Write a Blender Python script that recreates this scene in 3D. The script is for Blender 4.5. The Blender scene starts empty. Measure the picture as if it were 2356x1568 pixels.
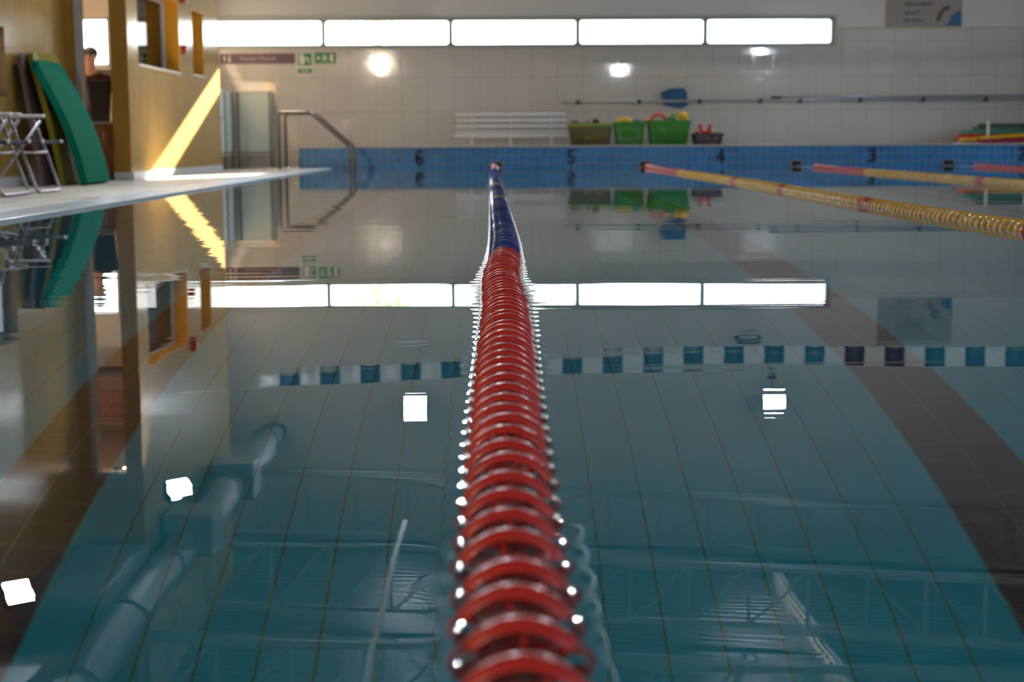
import bpy, bmesh, math, random
import numpy as np
from mathutils import Vector, Matrix
random.seed(7); RNG = np.random.default_rng(5)
C = bpy.context.scene.collection
S = bpy.context.scene
PI = math.pi

# ------------------------------------------------------------------ camera
F = 3475.0
def _n(v): return v / np.linalg.norm(v)
_Y = _n(np.array([(1143 - 1178) / F, -(327 - 784) / F, -1.0]))
_Z = np.array([-.006, 1, 0.0]); _Z = _n(_Z - _Z @ _Y * _Y)
_X = np.cross(_Y, _Z)
cam_d = bpy.data.cameras.new('camera'); cam = bpy.data.objects.new('camera', cam_d); C.objects.link(cam)
M4 = Matrix(((*_X, 0), (*_Y, 0), (*_Z, .42), (0, 0, 0, 1)))
cam.matrix_world = M4
cam_d.sensor_width = 23.6; cam_d.lens = 23.6 * F / 2356
cam_d.dof.use_dof = True; cam_d.dof.focus_distance = 4.3; cam_d.dof.aperture_fstop = 2.8
cam_d.clip_start = .02; cam_d.clip_end = 500
S.camera = cam

# ------------------------------------------------------------------ colour, world, sun
S.view_settings.view_transform = 'Standard'; S.view_settings.look = 'None'
S.view_settings.gamma = 1; S.view_settings.use_curve_mapping = False
S.view_settings.exposure = 0.78
cy = S.cycles
cy.max_bounces = 12; cy.diffuse_bounces = 5; cy.glossy_bounces = 5; cy.transmission_bounces = 8; cy.transparent_max_bounces = 12
cy.sample_clamp_indirect = 4; cy.sample_clamp_direct = 0; cy.caustics_reflective = True; cy.caustics_refractive = True
cy.blur_glossy = .3
cy.use_denoising = True
w = bpy.data.worlds.new('sky'); S.world = w; w.use_nodes = True
wn = w.node_tree.nodes; wl = w.node_tree.links
bg = wn['Background']; tc = wn.new('ShaderNodeTexCoord'); sp = wn.new('ShaderNodeSeparateXYZ'); rp = wn.new('ShaderNodeValToRGB')
wl.new(tc.outputs['Generated'], sp.inputs[0]); wl.new(sp.outputs['Z'], rp.inputs[0]); wl.new(rp.outputs[0], bg.inputs[0])
rp.color_ramp.elements[0].color = (.95, .97, 1, 1); rp.color_ramp.elements[0].position = 0
rp.color_ramp.elements[1].color = (.62, .80, 1, 1); rp.color_ramp.elements[1].position = .8
bg.inputs[1].default_value = 5.0
sd = bpy.data.lights.new('sun', 'SUN'); sun = bpy.data.objects.new('sun', sd); C.objects.link(sun)
sd.energy = 230; sd.color = (1, .88, .70); sd.angle = math.radians(.6)
sun.rotation_euler = Vector((-.11, -1, -.308)).to_track_quat('-Z', 'Y').to_euler()
sun.location = (5, 60, 18)

# ------------------------------------------------------------------ materials
MATS = {}
def mat(name, col, rough=.5, metal=0.0, spec=.5, trans=0, ior=1.45, emit=None, estr=0, coat=0, bump=None, noise=None, sss=0):
    if name in MATS: return MATS[name]
    m = bpy.data.materials.new(name); m.use_nodes = True; nt = m.node_tree; b = nt.nodes['Principled BSDF']
    b.inputs['Base Color'].default_value = (*col, 1); b.inputs['Roughness'].default_value = rough
    b.inputs['Metallic'].default_value = metal; b.inputs['Specular IOR Level'].default_value = spec
    b.inputs['Transmission Weight'].default_value = trans; b.inputs['IOR'].default_value = ior
    b.inputs['Coat Weight'].default_value = coat
    if sss: b.inputs['Subsurface Weight'].default_value = sss; b.inputs['Subsurface Scale'].default_value = .01
    if emit: b.inputs['Emission Color'].default_value = (*emit, 1); b.inputs['Emission Strength'].default_value = estr
    if noise:   # (scale, amount) gentle colour variation
        g = nt.nodes.new('ShaderNodeNewGeometry'); n = nt.nodes.new('ShaderNodeTexNoise'); n.inputs['Scale'].default_value = noise[0]; n.inputs['Detail'].default_value = 4
        mx = nt.nodes.new('ShaderNodeMix'); mx.data_type = 'RGBA'
        mx.inputs['A'].default_value = tuple(c * (1 - noise[1]) for c in col) + (1,); mx.inputs['B'].default_value = tuple(min(1, c * (1 + noise[1])) for c in col) + (1,)
        nt.links.new(g.outputs['Position'], n.inputs['Vector']); nt.links.new(n.outputs['Fac'], mx.inputs['Factor']); nt.links.new(mx.outputs['Result'], b.inputs['Base Color'])
    if bump:    # (scale vec, noise scale, distance)
        g = nt.nodes.new('ShaderNodeNewGeometry'); mp = nt.nodes.new('ShaderNodeMapping'); mp.inputs['Scale'].default_value = bump[0]
        n = nt.nodes.new('ShaderNodeTexNoise'); n.inputs['Scale'].default_value = bump[1]; n.inputs['Detail'].default_value = 3
        bp = nt.nodes.new('ShaderNodeBump'); bp.inputs['Distance'].default_value = bump[2]; bp.inputs['Strength'].default_value = 1
        nt.links.new(g.outputs['Position'], mp.inputs['Vector']); nt.links.new(mp.outputs[0], n.inputs['Vector'])
        nt.links.new(n.outputs['Fac'], bp.inputs['Height']); nt.links.new(bp.outputs[0], b.inputs['Normal'])
    MATS[name] = m; return m

class NT:
    """small helper for hand-made node trees"""
    def __init__(s, m): s.t = m.node_tree; s.n = s.t.nodes; s.l = s.t.links; s.g = s.n.new('ShaderNodeNewGeometry'); s.sp = s.n.new('ShaderNodeSeparateXYZ'); s.l.new(s.g.outputs['Position'], s.sp.inputs[0])
    def val(s, sock, v):
        if isinstance(v, (int, float)): sock.default_value = v
        elif isinstance(v, tuple): sock.default_value = v
        else: s.l.new(v, sock)
    def m(s, op, a, b=0.0, c=0.0):
        n = s.n.new('ShaderNodeMath'); n.operation = op; s.val(n.inputs[0], a); s.val(n.inputs[1], b); s.val(n.inputs[2], c); return n.outputs[0]
    def ax(s, i): return s.sp.outputs[i]
    def lines(s, co, pitch, off, width):   # 1 on grout lines
        u = s.m('DIVIDE', s.m('SUBTRACT', co, off), pitch); d = s.m('ABSOLUTE', s.m('SUBTRACT', u, s.m('ROUND', u)))
        return s.m('LESS_THAN', d, width / pitch / 2)
    def cell(s, co, pitch, off): return s.m('FLOOR', s.m('DIVIDE', s.m('SUBTRACT', co, off), pitch))
    def mix(s, f, a, b):
        n = s.n.new('ShaderNodeMix'); n.data_type = 'RGBA'; s.val(n.inputs['Factor'], f); s.val(n.inputs['A'], a); s.val(n.inputs['B'], b); return n.outputs['Result']
    def white(s, a, b, c=0.0):
        cm = s.n.new('ShaderNodeCombineXYZ'); s.val(cm.inputs[0], a); s.val(cm.inputs[1], b); s.val(cm.inputs[2], c)
        n = s.n.new('ShaderNodeTexWhiteNoise'); n.noise_dimensions = '3D'; s.l.new(cm.outputs[0], n.inputs['Vector']); return n
    def noise(s, scale, vs=(1, 1, 1), detail=3):
        mp = s.n.new('ShaderNodeMapping'); mp.inputs['Scale'].default_value = vs; s.l.new(s.g.outputs['Position'], mp.inputs['Vector'])
        n = s.n.new('ShaderNodeTexNoise'); n.inputs['Scale'].default_value = scale; n.inputs['Detail'].default_value = detail; s.l.new(mp.outputs[0], n.inputs['Vector']); return n.outputs['Fac']

def tile_mat(name, ax1, p1, o1, w1, ax2, p2, o2, w2, col, grout, rough=.15, var=.06, tiltamp=.004, upper=None, spec=.5):
    m = bpy.data.materials.new(name); m.use_nodes = True; t = NT(m); b = t.n['Principled BSDF']
    a, c = t.ax(ax1), t.ax(ax2)
    g = t.m('MAXIMUM', t.lines(a, p1, o1, w1), t.lines(c, p2, o2, w2))
    wn_ = t.white(t.cell(a, p1, o1), t.cell(c, p2, o2)); ca = t.mix(wn_.outputs['Value'], tuple(x * (1 - var) for x in col) + (1,), tuple(min(1, x * (1 + var)) for x in col) + (1,))
    colr = t.mix(g, ca, (*grout, 1)); ro = t.m('ADD', t.m('MULTIPLY', g, .5), rough)
    # each tile set a hair out of true: tilt of the normal per tile
    nm = t.n.new('ShaderNodeVectorMath'); nm.operation = 'SUBTRACT'; t.l.new(wn_.outputs['Color'], nm.inputs[0]); nm.inputs[1].default_value = (.5, .5, .5)
    sc = t.n.new('ShaderNodeVectorMath'); sc.operation = 'SCALE'; t.l.new(nm.outputs[0], sc.inputs[0]); sc.inputs['Scale'].default_value = tiltamp
    ad = t.n.new('ShaderNodeVectorMath'); ad.operation = 'ADD'; t.l.new(t.g.outputs['Normal'], ad.inputs[0]); t.l.new(sc.outputs[0], ad.inputs[1])
    bp = t.n.new('ShaderNodeBump'); bp.inputs['Distance'].default_value = .0006; t.l.new(t.noise(3.0), bp.inputs['Height']); t.l.new(ad.outputs[0], bp.inputs['Normal'])
    t.l.new(bp.outputs[0], b.inputs['Normal'])
    if upper:   # plain paint above a height
        z0, ucol, trim = upper
        up = t.m('GREATER_THAN', t.ax(2), z0); tr = t.m('GREATER_THAN', t.ax(2), z0 - .035)
        colr = t.mix(tr, colr, (*trim, 1)); colr = t.mix(up, colr, (*ucol, 1)); ro = t.m('ADD', t.m('MULTIPLY', tr, .45), ro)
    t.l.new(colr, b.inputs['Base Color']); t.l.new(ro, b.inputs['Roughness']); b.inputs['Specular IOR Level'].default_value = spec
    MATS[name] = m; return m

wall_tile = tile_mat('white_wall_tile', 0, .474, -.83 + .474 * .1, .012, 2, .617, .36, .012, (.52, .505, .49), (.40, .33, .25), rough=.055, var=.025, upper=(2.47, (.56, .56, .57), (.42, .38, .28)))
riser_tile = tile_mat('blue_riser_tile', 0, .1135, -1.27 + .05, .012, 2, .132, .343, .012, (.016, .185, .48), (.19, .24, .25), rough=.2, var=.14)
basin_tile = tile_mat('pool_side_tile', 1, .136, 0, .01, 2, .136, 0, .008, (.10, .42, .50), (.30, .30, .18), rough=.3, var=.05)

def floor_mat():
    m = bpy.data.materials.new('pool_floor_tile'); m.use_nodes = True; t = NT(m); b = t.n['Principled BSDF']
    x, y = t.ax(0), t.ax(1); p = .1364
    gx = t.lines(x, p, 1.348, .0075); gy = t.lines(y, .117, .03, .006)
    g = t.m('MAXIMUM', gx, gy)
    # lane bands: two tiles wide, every 19 tiles
    u = t.m('DIVIDE', t.m('SUBTRACT', x, 1.348), 19 * p); d = t.m('MULTIPLY', t.m('ABSOLUTE', t.m('SUBTRACT', u, t.m('ROUND', u))), 19 * p)
    band = t.m('MULTIPLY', t.m('LESS_THAN', d, p), t.m('LESS_THAN', y, 23.2))
    wn_ = t.white(t.cell(x, p, 1.348), t.cell(y, .117, .03))
    ca = t.mix(wn_.outputs['Value'], (.003, .29, .42, 1), (.004, .315, .45, 1))
    cb = t.mix(wn_.outputs['Value'], (.038, .020, .028, 1), (.044, .023, .032, 1))
    gr = t.mix(gx, ca, (.032, .175, .115, 1)); grb = t.mix(g, cb, (.075, .10, .05, 1))
    t.l.new(t.mix(band, gr, grb), b.inputs['Base Color']); b.inputs['Roughness'].default_value = .4
    return m
pool_floor_m = floor_mat()

def yellow_mat():
    m = bpy.data.materials.new('yellow_gloss_wall'); m.use_nodes = True; t = NT(m); b = t.n['Principled BSDF']
    n = t.noise(2.2, (1, 1.6, .5), 5)
    t.l.new(t.mix(n, (.27, .155, .028, 1), (.36, .24, .07, 1)), b.inputs['Base Color'])
    b.inputs['Roughness'].default_value = .17; b.inputs['Specular IOR Level'].default_value = 1.0
    bp = t.n.new('ShaderNodeBump'); bp.inputs['Distance'].default_value = .006; t.l.new(t.noise(9, (1, 2.2, .30), 4), bp.inputs['Height']); t.l.new(bp.outputs[0], b.inputs['Normal'])
    return m
yellow = yellow_mat()

def deck_mat():
    m = bpy.data.materials.new('wet_deck'); m.use_nodes = True; t = NT(m); b = t.n['Principled BSDF']
    n = t.noise(1.3, (1, .5, 1), 5)
    edge = t.m('GREATER_THAN', t.ax(0), -3.02)
    ca = t.mix(n, (.36, .32, .27, 1), (.47, .43, .37, 1)); c2 = t.mix(n, (.42, .50, .56, 1), (.52, .60, .66, 1))
    gl = t.m('MULTIPLY', t.m('MAXIMUM', t.lines(t.ax(1), .25, 0, .008), t.lines(t.ax(0), .33, -2.69, .008)), .35)
    t.l.new(t.mix(gl, t.mix(edge, ca, c2), (.25, .22, .18, 1)), b.inputs['Base Color'])
    ro = t.m('ADD', t.m('MULTIPLY', t.noise(2.5, (1, .6, 1), 4), .45), .12)
    t.l.new(ro, b.inputs['Roughness'])
    bp = t.n.new('ShaderNodeBump'); bp.inputs['Distance'].default_value = .002; t.l.new(t.noise(30, (1, 1, 1), 4), bp.inputs['Height']); t.l.new(bp.outputs[0], b.inputs['Normal'])
    return m
deck_m = deck_mat()

def water_mat():
    m = bpy.data.materials.new('still_water'); m.use_nodes = True; t = NT(m); b = t.n['Principled BSDF']
    b.inputs['Base Color'].default_value = (1, 1, 1, 1); b.inputs['Roughness'].default_value = 0; b.inputs['IOR'].default_value = 1.333; b.inputs['Transmission Weight'].default_value = 1
    h = t.m('ADD', t.m('MULTIPLY', t.noise(1.0, (.55, 2.4, 1), 2), 1.0), t.m('MULTIPLY', t.noise(1.0, (1.2, 7, 1), 2), .22))
    bp = t.n.new('ShaderNodeBump'); bp.inputs['Distance'].default_value = .0010; bp.inputs['Strength'].default_value = 1; t.l.new(h, bp.inputs['Height']); t.l.new(bp.outputs[0], b.inputs['Normal'])
    return m
water_m = water_mat()

def glass_mat(name, tint=(1, 1, 1), rough=.0, refl=.08):
    m = bpy.data.materials.new(name); m.use_nodes = True; nt = m.node_tree; nt.nodes.remove(nt.nodes['Principled BSDF'])
    o = nt.nodes['Material Output']; tr = nt.nodes.new('ShaderNodeBsdfTransparent'); gl = nt.nodes.new('ShaderNodeBsdfGlossy'); mx = nt.nodes.new('ShaderNodeMixShader'); fr = nt.nodes.new('ShaderNodeFresnel')
    fr.inputs[0].default_value = 1.45; tr.inputs[0].default_value = (*tint, 1); gl.inputs['Roughness'].default_value = rough
    nt.links.new(fr.outputs[0], mx.inputs[0]); nt.links.new(tr.outputs[0], mx.inputs[1]); nt.links.new(gl.outputs[0], mx.inputs[2]); nt.links.new(mx.outputs[0], o.inputs[0])
    return m
pane_m = glass_mat('window_pane'); 
M = lambda *a, **k: mat(*a, **k)
M_white = M('white_plastic', (.60, .61, .64), .35); M_steel = M('brushed_steel', (.62, .60, .56), .22, 1.0)
M_black = M('black_plastic', (.02, .02, .024), .45); M_frame = M('grey_window_frame', (.22, .27, .27), .5)
M_paint = M('light_wall_paint', (.56, .56, .57), .7); M_metal = M('white_truss_metal', (.40, .40, .39), .5)
M_red = M('red_float', (.42, .024, .018), .30, spec=.7, coat=.25); M_blue = M('blue_float', (.008, .018, .17), .16, coat=.5); M_yel = M('yellow_float', (.56, .33, .014), .30, coat=.2)
M_cable = M('steel_cable', (.4, .4, .4), .35, 1.0); M_grey = M('grey_metal', (.35, .36, .37), .4, .6)

# ------------------------------------------------------------------ mesh helpers
class MB:
    def __init__(s): s.v = []; s.f = []; s.mi = []; s.sm = []
    def add(s, vs, fs, mi=0, smooth=False):
        o = len(s.v); s.v += [tuple(v) for v in vs]; s.f += [tuple(i + o for i in f) for f in fs]; s.mi += [mi] * len(fs); s.sm += [smooth] * len(fs); return s
    def box(s, lo, hi, mi=0, bev=0.0, rot=None, piv=None):
        if bev > 0:
            bm = bmesh.new(); bmesh.ops.create_cube(bm, size=1)
            for v in bm.verts: v.co = Vector([lo[i] + (v.co[i] + .5) * (hi[i] - lo[i]) for i in range(3)])
            bmesh.ops.bevel(bm, geom=list(bm.edges), offset=bev, segments=2, profile=.5, affect='EDGES')
            vs = [v.co.copy() for v in bm.verts]; bm.verts.index_update(); fs = [[v.index for v in f.verts] for f in bm.faces]; bm.free()
        else:
            x0, y0, z0 = lo; x1, y1, z1 = hi
            vs = [Vector(p) for p in [(x0, y0, z0), (x1, y0, z0), (x1, y1, z0), (x0, y1, z0), (x0, y0, z1), (x1, y0, z1), (x1, y1, z1), (x0, y1, z1)]]
            fs = [(0, 3, 2, 1), (4, 5, 6, 7), (0, 1, 5, 4), (1, 2, 6, 5), (2, 3, 7, 6), (3, 0, 4, 7)]
        if rot is not None:
            pv = Vector(piv) if piv else Vector([(lo[i] + hi[i]) / 2 for i in range(3)])
            vs = [rot @ (v - pv) + pv for v in vs]
        return s.add(vs, fs, mi)
    def tube(s, pts, r, seg=10, mi=0, cap=True, closed=False):
        pts = [Vector(p) for p in pts]; n = len(pts); rr = r if isinstance(r, (list, tuple)) else [r] * n
        vs = []; up = None
        for i, p in enumerate(pts):
            if closed: d = pts[(i + 1) % n] - pts[i - 1]
            else: d = (pts[min(i + 1, n - 1)] - pts[max(i - 1, 0)])
            d = d.normalized()
            if up is None: up = Vector((0, 0, 1)) if abs(d.z) < .9 else Vector((1, 0, 0))
            a = d.cross(up).normalized(); up = a.cross(d).normalized()
            for k in range(seg): t = 2 * PI * k / seg; vs.append(p + a * math.cos(t) * rr[i] + up * math.sin(t) * rr[i])
        fs = []
        for i in range(n if closed else n - 1):
            j = (i + 1) % n
            for k in range(seg): l = (k + 1) % seg; fs.append((i * seg + k, i * seg + l, j * seg + l, j * seg + k))
        if cap and not closed: fs += [tuple(range(seg))[::-1], tuple((n - 1) * seg + k for k in range(seg))]
        return s.add(vs, fs, mi, True)
    def lathe(s, prof, mtx=None, seg=24, mi=0, closed=False, smooth=True):
        """prof: (r, h) about local Z"""
        vs = []; n = len(prof)
        for r, h in prof:
            for k in range(seg): t = 2 * PI * k / seg; vs.append(Vector((r * math.cos(t), r * math.sin(t), h)))
        if mtx is not None: vs = [mtx @ v for v in vs]
        fs = []
        for i in range(n if closed else n - 1):
            j = (i + 1) % n
            for k in range(seg): l = (k + 1) % seg; fs.append((i * seg + k, i * seg + l, j * seg + l, j * seg + k))
        return s.add(vs, fs, mi, smooth)
    def prism(s, poly, f, depth, mi=0):
        """poly 2-D outline mapped by f(u,v,d)"""
        n = len(poly); vs = [f(u, v, 0) for u, v in poly] + [f(u, v, depth) for u, v in poly]
        fs = [tuple(range(n)), tuple(range(2 * n - 1, n - 1, -1))] + [(i, i + n, (i + 1) % n + n, (i + 1) % n) for i in range(n)]
        return s.add(vs, fs, mi)
    def ball(s, c, r, mi=0, seg=16, rings=9, sc=(1, 1, 1), fn=None):
        vs = []
        for i in range(rings + 1):
            th = PI * i / rings
            for k in range(seg):
                p = Vector((math.sin(th) * math.cos(2 * PI * k / seg) * sc[0], math.sin(th) * math.sin(2 * PI * k / seg) * sc[1], math.cos(th) * sc[2])) * r
                if fn: p = fn(p)
                vs.append(Vector(c) + p)
        fs = [(i * seg + k, (i + 1) * seg + k, (i + 1) * seg + (k + 1) % seg, i * seg + (k + 1) % seg) for i in range(rings) for k in range(seg)]
        return s.add(vs, fs, mi, True)
    def mesh(s, name, mats, fix=True):
        me = bpy.data.meshes.new(name); me.from_pydata([tuple(v) for v in s.v], [], s.f)
        for m in (mats if isinstance(mats, (list, tuple)) else [mats]): me.materials.append(m)
        me.polygons.foreach_set('material_index', s.mi); me.polygons.foreach_set('use_smooth', s.sm); me.update()
        if fix:
            bm = bmesh.new(); bm.from_mesh(me); bmesh.ops.remove_doubles(bm, verts=bm.verts, dist=1e-6); bmesh.ops.recalc_face_normals(bm, faces=bm.faces); bm.to_mesh(me); bm.free()
        return me
    def build(s, name, mats, parent=None, **k):
        o = bpy.data.objects.new(name, s.mesh(name, mats)); C.objects.link(o); o.parent = parent; props(o, **k); return o
def props(o, label=None, cat=None, group=None, kind=None):
    if label: o['label'] = label
    if cat: o['category'] = cat
    if group: o['group'] = group
    if kind: o['kind'] = kind
    return o
def thing(name, label, cat, loc=(0, 0, 0), group=None, rz=0):
    o = bpy.data.objects.new(name, None); C.objects.link(o); o.location = loc; o.rotation_euler = (0, 0, rz); o.empty_display_size = .1
    return props(o, label, cat, group)
def struct(name, mb, mats): return mb.build(name, mats, kind='structure')
def copy_tree(o, parent=None):
    c = o.copy(); C.objects.link(c); c.parent = parent
    for ch in list(o.children): copy_tree(ch, c)
    return c
def text_mesh(txt, size, f, depth=.002, align='CENTER', off=0.0):
    cu = bpy.data.curves.new('text', 'FONT'); cu.body = txt; cu.size = size; cu.align_x = align; cu.align_y = 'CENTER'; cu.extrude = depth
    cu.offset = off
    to = bpy.data.objects.new('text', cu); C.objects.link(to); bpy.context.view_layer.update()
    me = bpy.data.meshes.new_from_object(to.evaluated_get(bpy.context.evaluated_depsgraph_get()))
    vs = [f(v.co) for v in me.vertices]; fs = [tuple(p.vertices) for p in me.polygons]
    bpy.data.objects.remove(to); bpy.data.curves.remove(cu); bpy.data.meshes.remove(me)
    return vs, fs
lerp = lambda xs, ys, x: float(np.interp(x, xs, ys))

# ------------------------------------------------------------------ room constants
XE = -2.69            # left pool edge
XR = 12.6             # right pool edge
DZ = .015            # deck level at the pool edge; the deck falls away gently towards the wall
DL = -.030           # deck level along the left wall
YF = 28.0             # far wall
XY = -4.50            # yellow wall face
XN = -5.26             # recessed near-left wall
zlo = lambda x: 5.86 + .057 * x
zup = lambda x: 6.84 + .057 * x

# ---- far wall with the window band
def wall_y(mb, y0, y1, x0, x1, z0, z1, holes, mi=0):
    xs = sorted({x0, x1, *[h[0] for h in holes], *[h[1] for h in holes]}); zs = sorted({z0, z1, *[h[2] for h in holes], *[h[3] for h in holes]})
    for i in range(len(xs) - 1):
        for j in range(len(zs) - 1):
            cx, cz = (xs[i] + xs[i + 1]) / 2, (zs[j] + zs[j + 1]) / 2
            if any(h[0] < cx < h[1] and h[2] < cz < h[3] for h in holes): continue
            mb.box((xs[i], y0, zs[j]), (xs[i + 1], y1, zs[j + 1]), mi)
def wall_x(mb, x0, x1, y0, y1, z0, z1, holes, mi=0):
    ys = sorted({y0, y1, *[h[0] for h in holes], *[h[1] for h in holes]}); zs = sorted({z0, z1, *[h[2] for h in holes], *[h[3] for h in holes]})
    for i in range(len(ys) - 1):
        for j in range(len(zs) - 1):
            cy_, cz = (ys[i] + ys[i + 1]) / 2, (zs[j] + zs[j + 1]) / 2
            if any(h[0] < cy_ < h[1] and h[2] < cz < h[3] for h in holes): continue
            mb.box((x0, ys[i], zs[j]), (x1, ys[i + 1], zs[j + 1]), mi)
WX = [-5.12, -3.145, -.83, 1.49, 3.82, 6.165]; WZ0, WZ1 = 2.155, 2.655
mb = MB(); wall_y(mb, YF, YF + .25, -5.3, 14.05, -.3, 8.0, [(WX[0], WX[-1], WZ0, WZ1)]); wf = struct('wall_far', mb, wall_tile)
for i in range(5):
    x0, x1 = WX[i], WX[i + 1]
    mb = MB(); fw = .038; y0, y1 = YF + .03, YF + .10; R_ = .05
    # frame with rounded inner corners
    out = [(x0, WZ0), (x1, WZ0), (x1, WZ1), (x0, WZ1)]
    inn = []
    for (cx, cz, a0) in [(x0 + fw + R_, WZ0 + fw + R_, PI), (x1 - fw - R_, WZ0 + fw + R_, 1.5 * PI), (x1 - fw - R_, WZ1 - fw - R_, 0), (x0 + fw + R_, WZ1 - fw - R_, PI / 2)]:
        inn.append([(cx + R_ * math.cos(a0 + t * PI / 8), cz + R_ * math.sin(a0 + t * PI / 8)) for t in range(5)])
    for k in range(4):
        n2 = (k + 1) % 4
        poly = [out[k], out[n2]] + [inn[n2][0]] + [inn[k][4]]
        mb.prism(poly, lambda u, v, d: Vector((u, y0 + d, v)), y1 - y0)
        mb.prism([out[k]] + inn[k][::-1], lambda u, v, d: Vector((u, y0 + d, v)), y1 - y0)
    wo = mb.build('window_%d' % (i + 1), M_frame, kind='structure')
    MB().box((x0 + fw, YF + .06, WZ0 + fw), (x1 - fw, YF + .066, WZ1 - fw)).build('pane', pane_m, wo)
# grey surround of the window band, standing just proud of the wall
mb = MB()
for (a, b_, c, d) in [(WX[0], WX[-1] + .06, WZ1, WZ1 + .045), (WX[0], WX[-1] + .06, WZ0 - .05, WZ0), (WX[-1], WX[-1] + .06, WZ0, WZ1)]: mb.box((a, YF - .03, c), (b_, YF + .03, d))
struct('trim_1', mb, M('window_surround', (.38, .40, .40), .5))

# ---- floors
mb = MB(); mb.prism([(XN - .3, -.3), (XE - .02, -.3), (XE - .02, DZ), (-3.02, DZ), (XY, DL), (XN - .3, DL)], lambda u, v, d: Vector((u, -3 + d, v)), YF + 3.1); struct('floor', mb, deck_m)
mb = MB(); mb.box((-3.0, -3, -.12), (XE + .004, 25, DZ + .003), bev=.004); struct('trim_4', mb, M('pale_pool_edge', (.44, .52, .57), .25, noise=(14, .12)))
mb = MB(); mb.box((-3.24, 25.0, -.1), (14, YF, .345)); struct('floor_raised_platform', mb, M('platform_screed', (.42, .40, .38), .4, noise=(2, .12)))
mb = MB(); mb.box((-3.26, 24.955, .335), (14, 25.2, .362), bev=.006); struct('trim_2', mb, M('coping_stone', (.46, .43, .40), .5))
mb = MB(); mb.box((-3.25, 24.985, -2.3), (XR + .3, 25.03, .336)); riser = struct('wall_pool_end', mb, riser_tile)
mb = MB()
mb.box((XE - .02, -.02, -2.3), (XE, 25, DZ)); struct('wall_pool_left', mb, basin_tile)
mb = MB(); mb.box((XR, -.02, -2.3), (XR + .02, 25, DZ)); struct('wall_pool_right', mb, basin_tile)
mb = MB(); mb.box((XE, -.06, -2.3), (XR, -.02, DZ)); struct('wall_pool_near', mb, basin_tile)
mb = MB(); mb.box((XE - .05, -.06, -2.3), (XR + .05, 25, -2.2)); struct('floor_pool', mb, pool_floor_m)
mb = MB(); mb.box((XE, -3, -.25), (14, -.06, DZ)); mb.box((XR + .02, -.06, -.25), (14, 25, DZ)); struct('floor_near_deck', mb, deck_m)

# ---- yellow side wall of the office (window 7 = large, window 8 = small), pillar and lintel over the tall opening
TH = .20
W1 = (19.34, 21.86, 1.424, 2.418); W2 = (22.80, 23.65, 1.446, 2.396)
mb = MB(); wall_x(mb, XY - TH, XY, 18.80, 24.94, -.1, 7.2, [W1, W2]); struct('wall_left', mb, yellow)
ochre = M('ochre_matt_wall', (.27, .135, .012), .6, noise=(3, .1))
mb = MB(); mb.box((XY - TH - .012, 18.78, -.1), (XY - .002, 18.80, 7.0)); mb.box((XN - .02, 18.78, 3.844), (XY - TH - .012, 18.93, 7.0)); mb.box((XN - .02, 18.78, -.1), (-5.137, 18.97, 3.844)); struct('wall_left_return', mb, ochre)
mb = MB(); mb.box((-5.137, 18.76, DL), (-5.065, 18.95, 3.844), bev=.004); mb.box((-5.07, 18.79, 3.78), (-4.71, 18.93, 3.844), bev=.004); struct('trim_3', mb, M('aluminium_jamb', (.28, .29, .32), .4, .5))
mb = MB(); wall_x(mb, XN - .15, XN, -3, 18.93, -.1, 7.2, [(15.0, 16.5, .93, 1.67)]); struct('wall_left_near', mb, yellow)
orange = M('orange_reveal', (.62, .30, .02), .5)
for i, (wd, nm) in enumerate(((W1, 'window_6'), (W2, 'window_7'))):
    y0, y1, z0, z1 = wd; mb = MB()
    for lo, hi in [((XY - TH, y0, z0), (XY, y0 + .008, z1)), ((XY - TH, y1 - .008, z0), (XY, y1, z1)), ((XY - TH, y0, z1 - .008), (XY, y1, z1))]: mb.box(lo, hi)
    wo = mb.build(nm, orange, kind='structure')
    MB().box((XY - TH - .02, y0 - .02, z0 - .03), (XY + .015, y1 + .02, z0), bev=.003).build('window_sill', M('white_sill', (.62, .58, .52), .4), wo)
    mb = MB(); ft = .045
    for lo, hi in [((y0, z0), (y0 + ft, z1)), ((y1 - ft, z0), (y1, z1)), ((y0, z0), (y1, z0 + ft)), ((y0, z1 - ft), (y1, z1))]: mb.box((XY - TH - .06, lo[0], lo[1]), (XY - TH, hi[0], hi[1]), bev=.003)
    mb.build('window_frame', M('white_window_frame', (.50, .50, .54), .4), wo)
    MB().box((XY - TH - .035, y0 + ft, z0 + ft), (XY - TH - .03, y1 - ft, z1 - ft)).build('pane', pane_m, wo)
mb = MB()
for lo, hi in [((XN - .15, 16.49, .93), (XN, 16.5, 1.67)), ((XN - .15, 15.0, 1.66), (XN, 16.5, 1.67)), ((XN - .15, 15.0, .93), (XN, 16.5, .94))]: mb.box(lo, hi)
wo = mb.build('window_8', M('brown_reveal', (.12, .055, .01), .6), kind='structure')
mb = MB(); mb.box((XN - .19, 15.0, .93), (XN - .15, 16.5, .98)); mb.box((XN - .19, 15.0, 1.62), (XN - .15, 16.5, 1.67)); mb.box((XN - .19, 16.44, .93), (XN - .15, 16.5, 1.67)); mb.build('window_frame', MATS['white_window_frame'], wo)
MB().box((XN - .175, 15.0, .98), (XN - .17, 16.44, 1.62)).build('pane', pane_m, wo)
# skirtings
sk = M('grey_skirting', (.40, .43, .46), .45)
mb = MB(); mb.box((XY, 18.80, DL), (XY + .014, 24.94, .075)); struct('baseboard_left', mb, sk)
mb = MB(); mb.box((XN, -3, DL), (XN + .014, 18.78, .075)); mb.box((XY - TH - .012, 18.766, DL), (XY + .002, 18.78, .075)); struct('baseboard_near', mb, sk)
mb = MB(); mb.box((-5.12, YF - .014, DL), (-3.24, YF, .10)); struct('baseboard_far', mb, sk)
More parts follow.
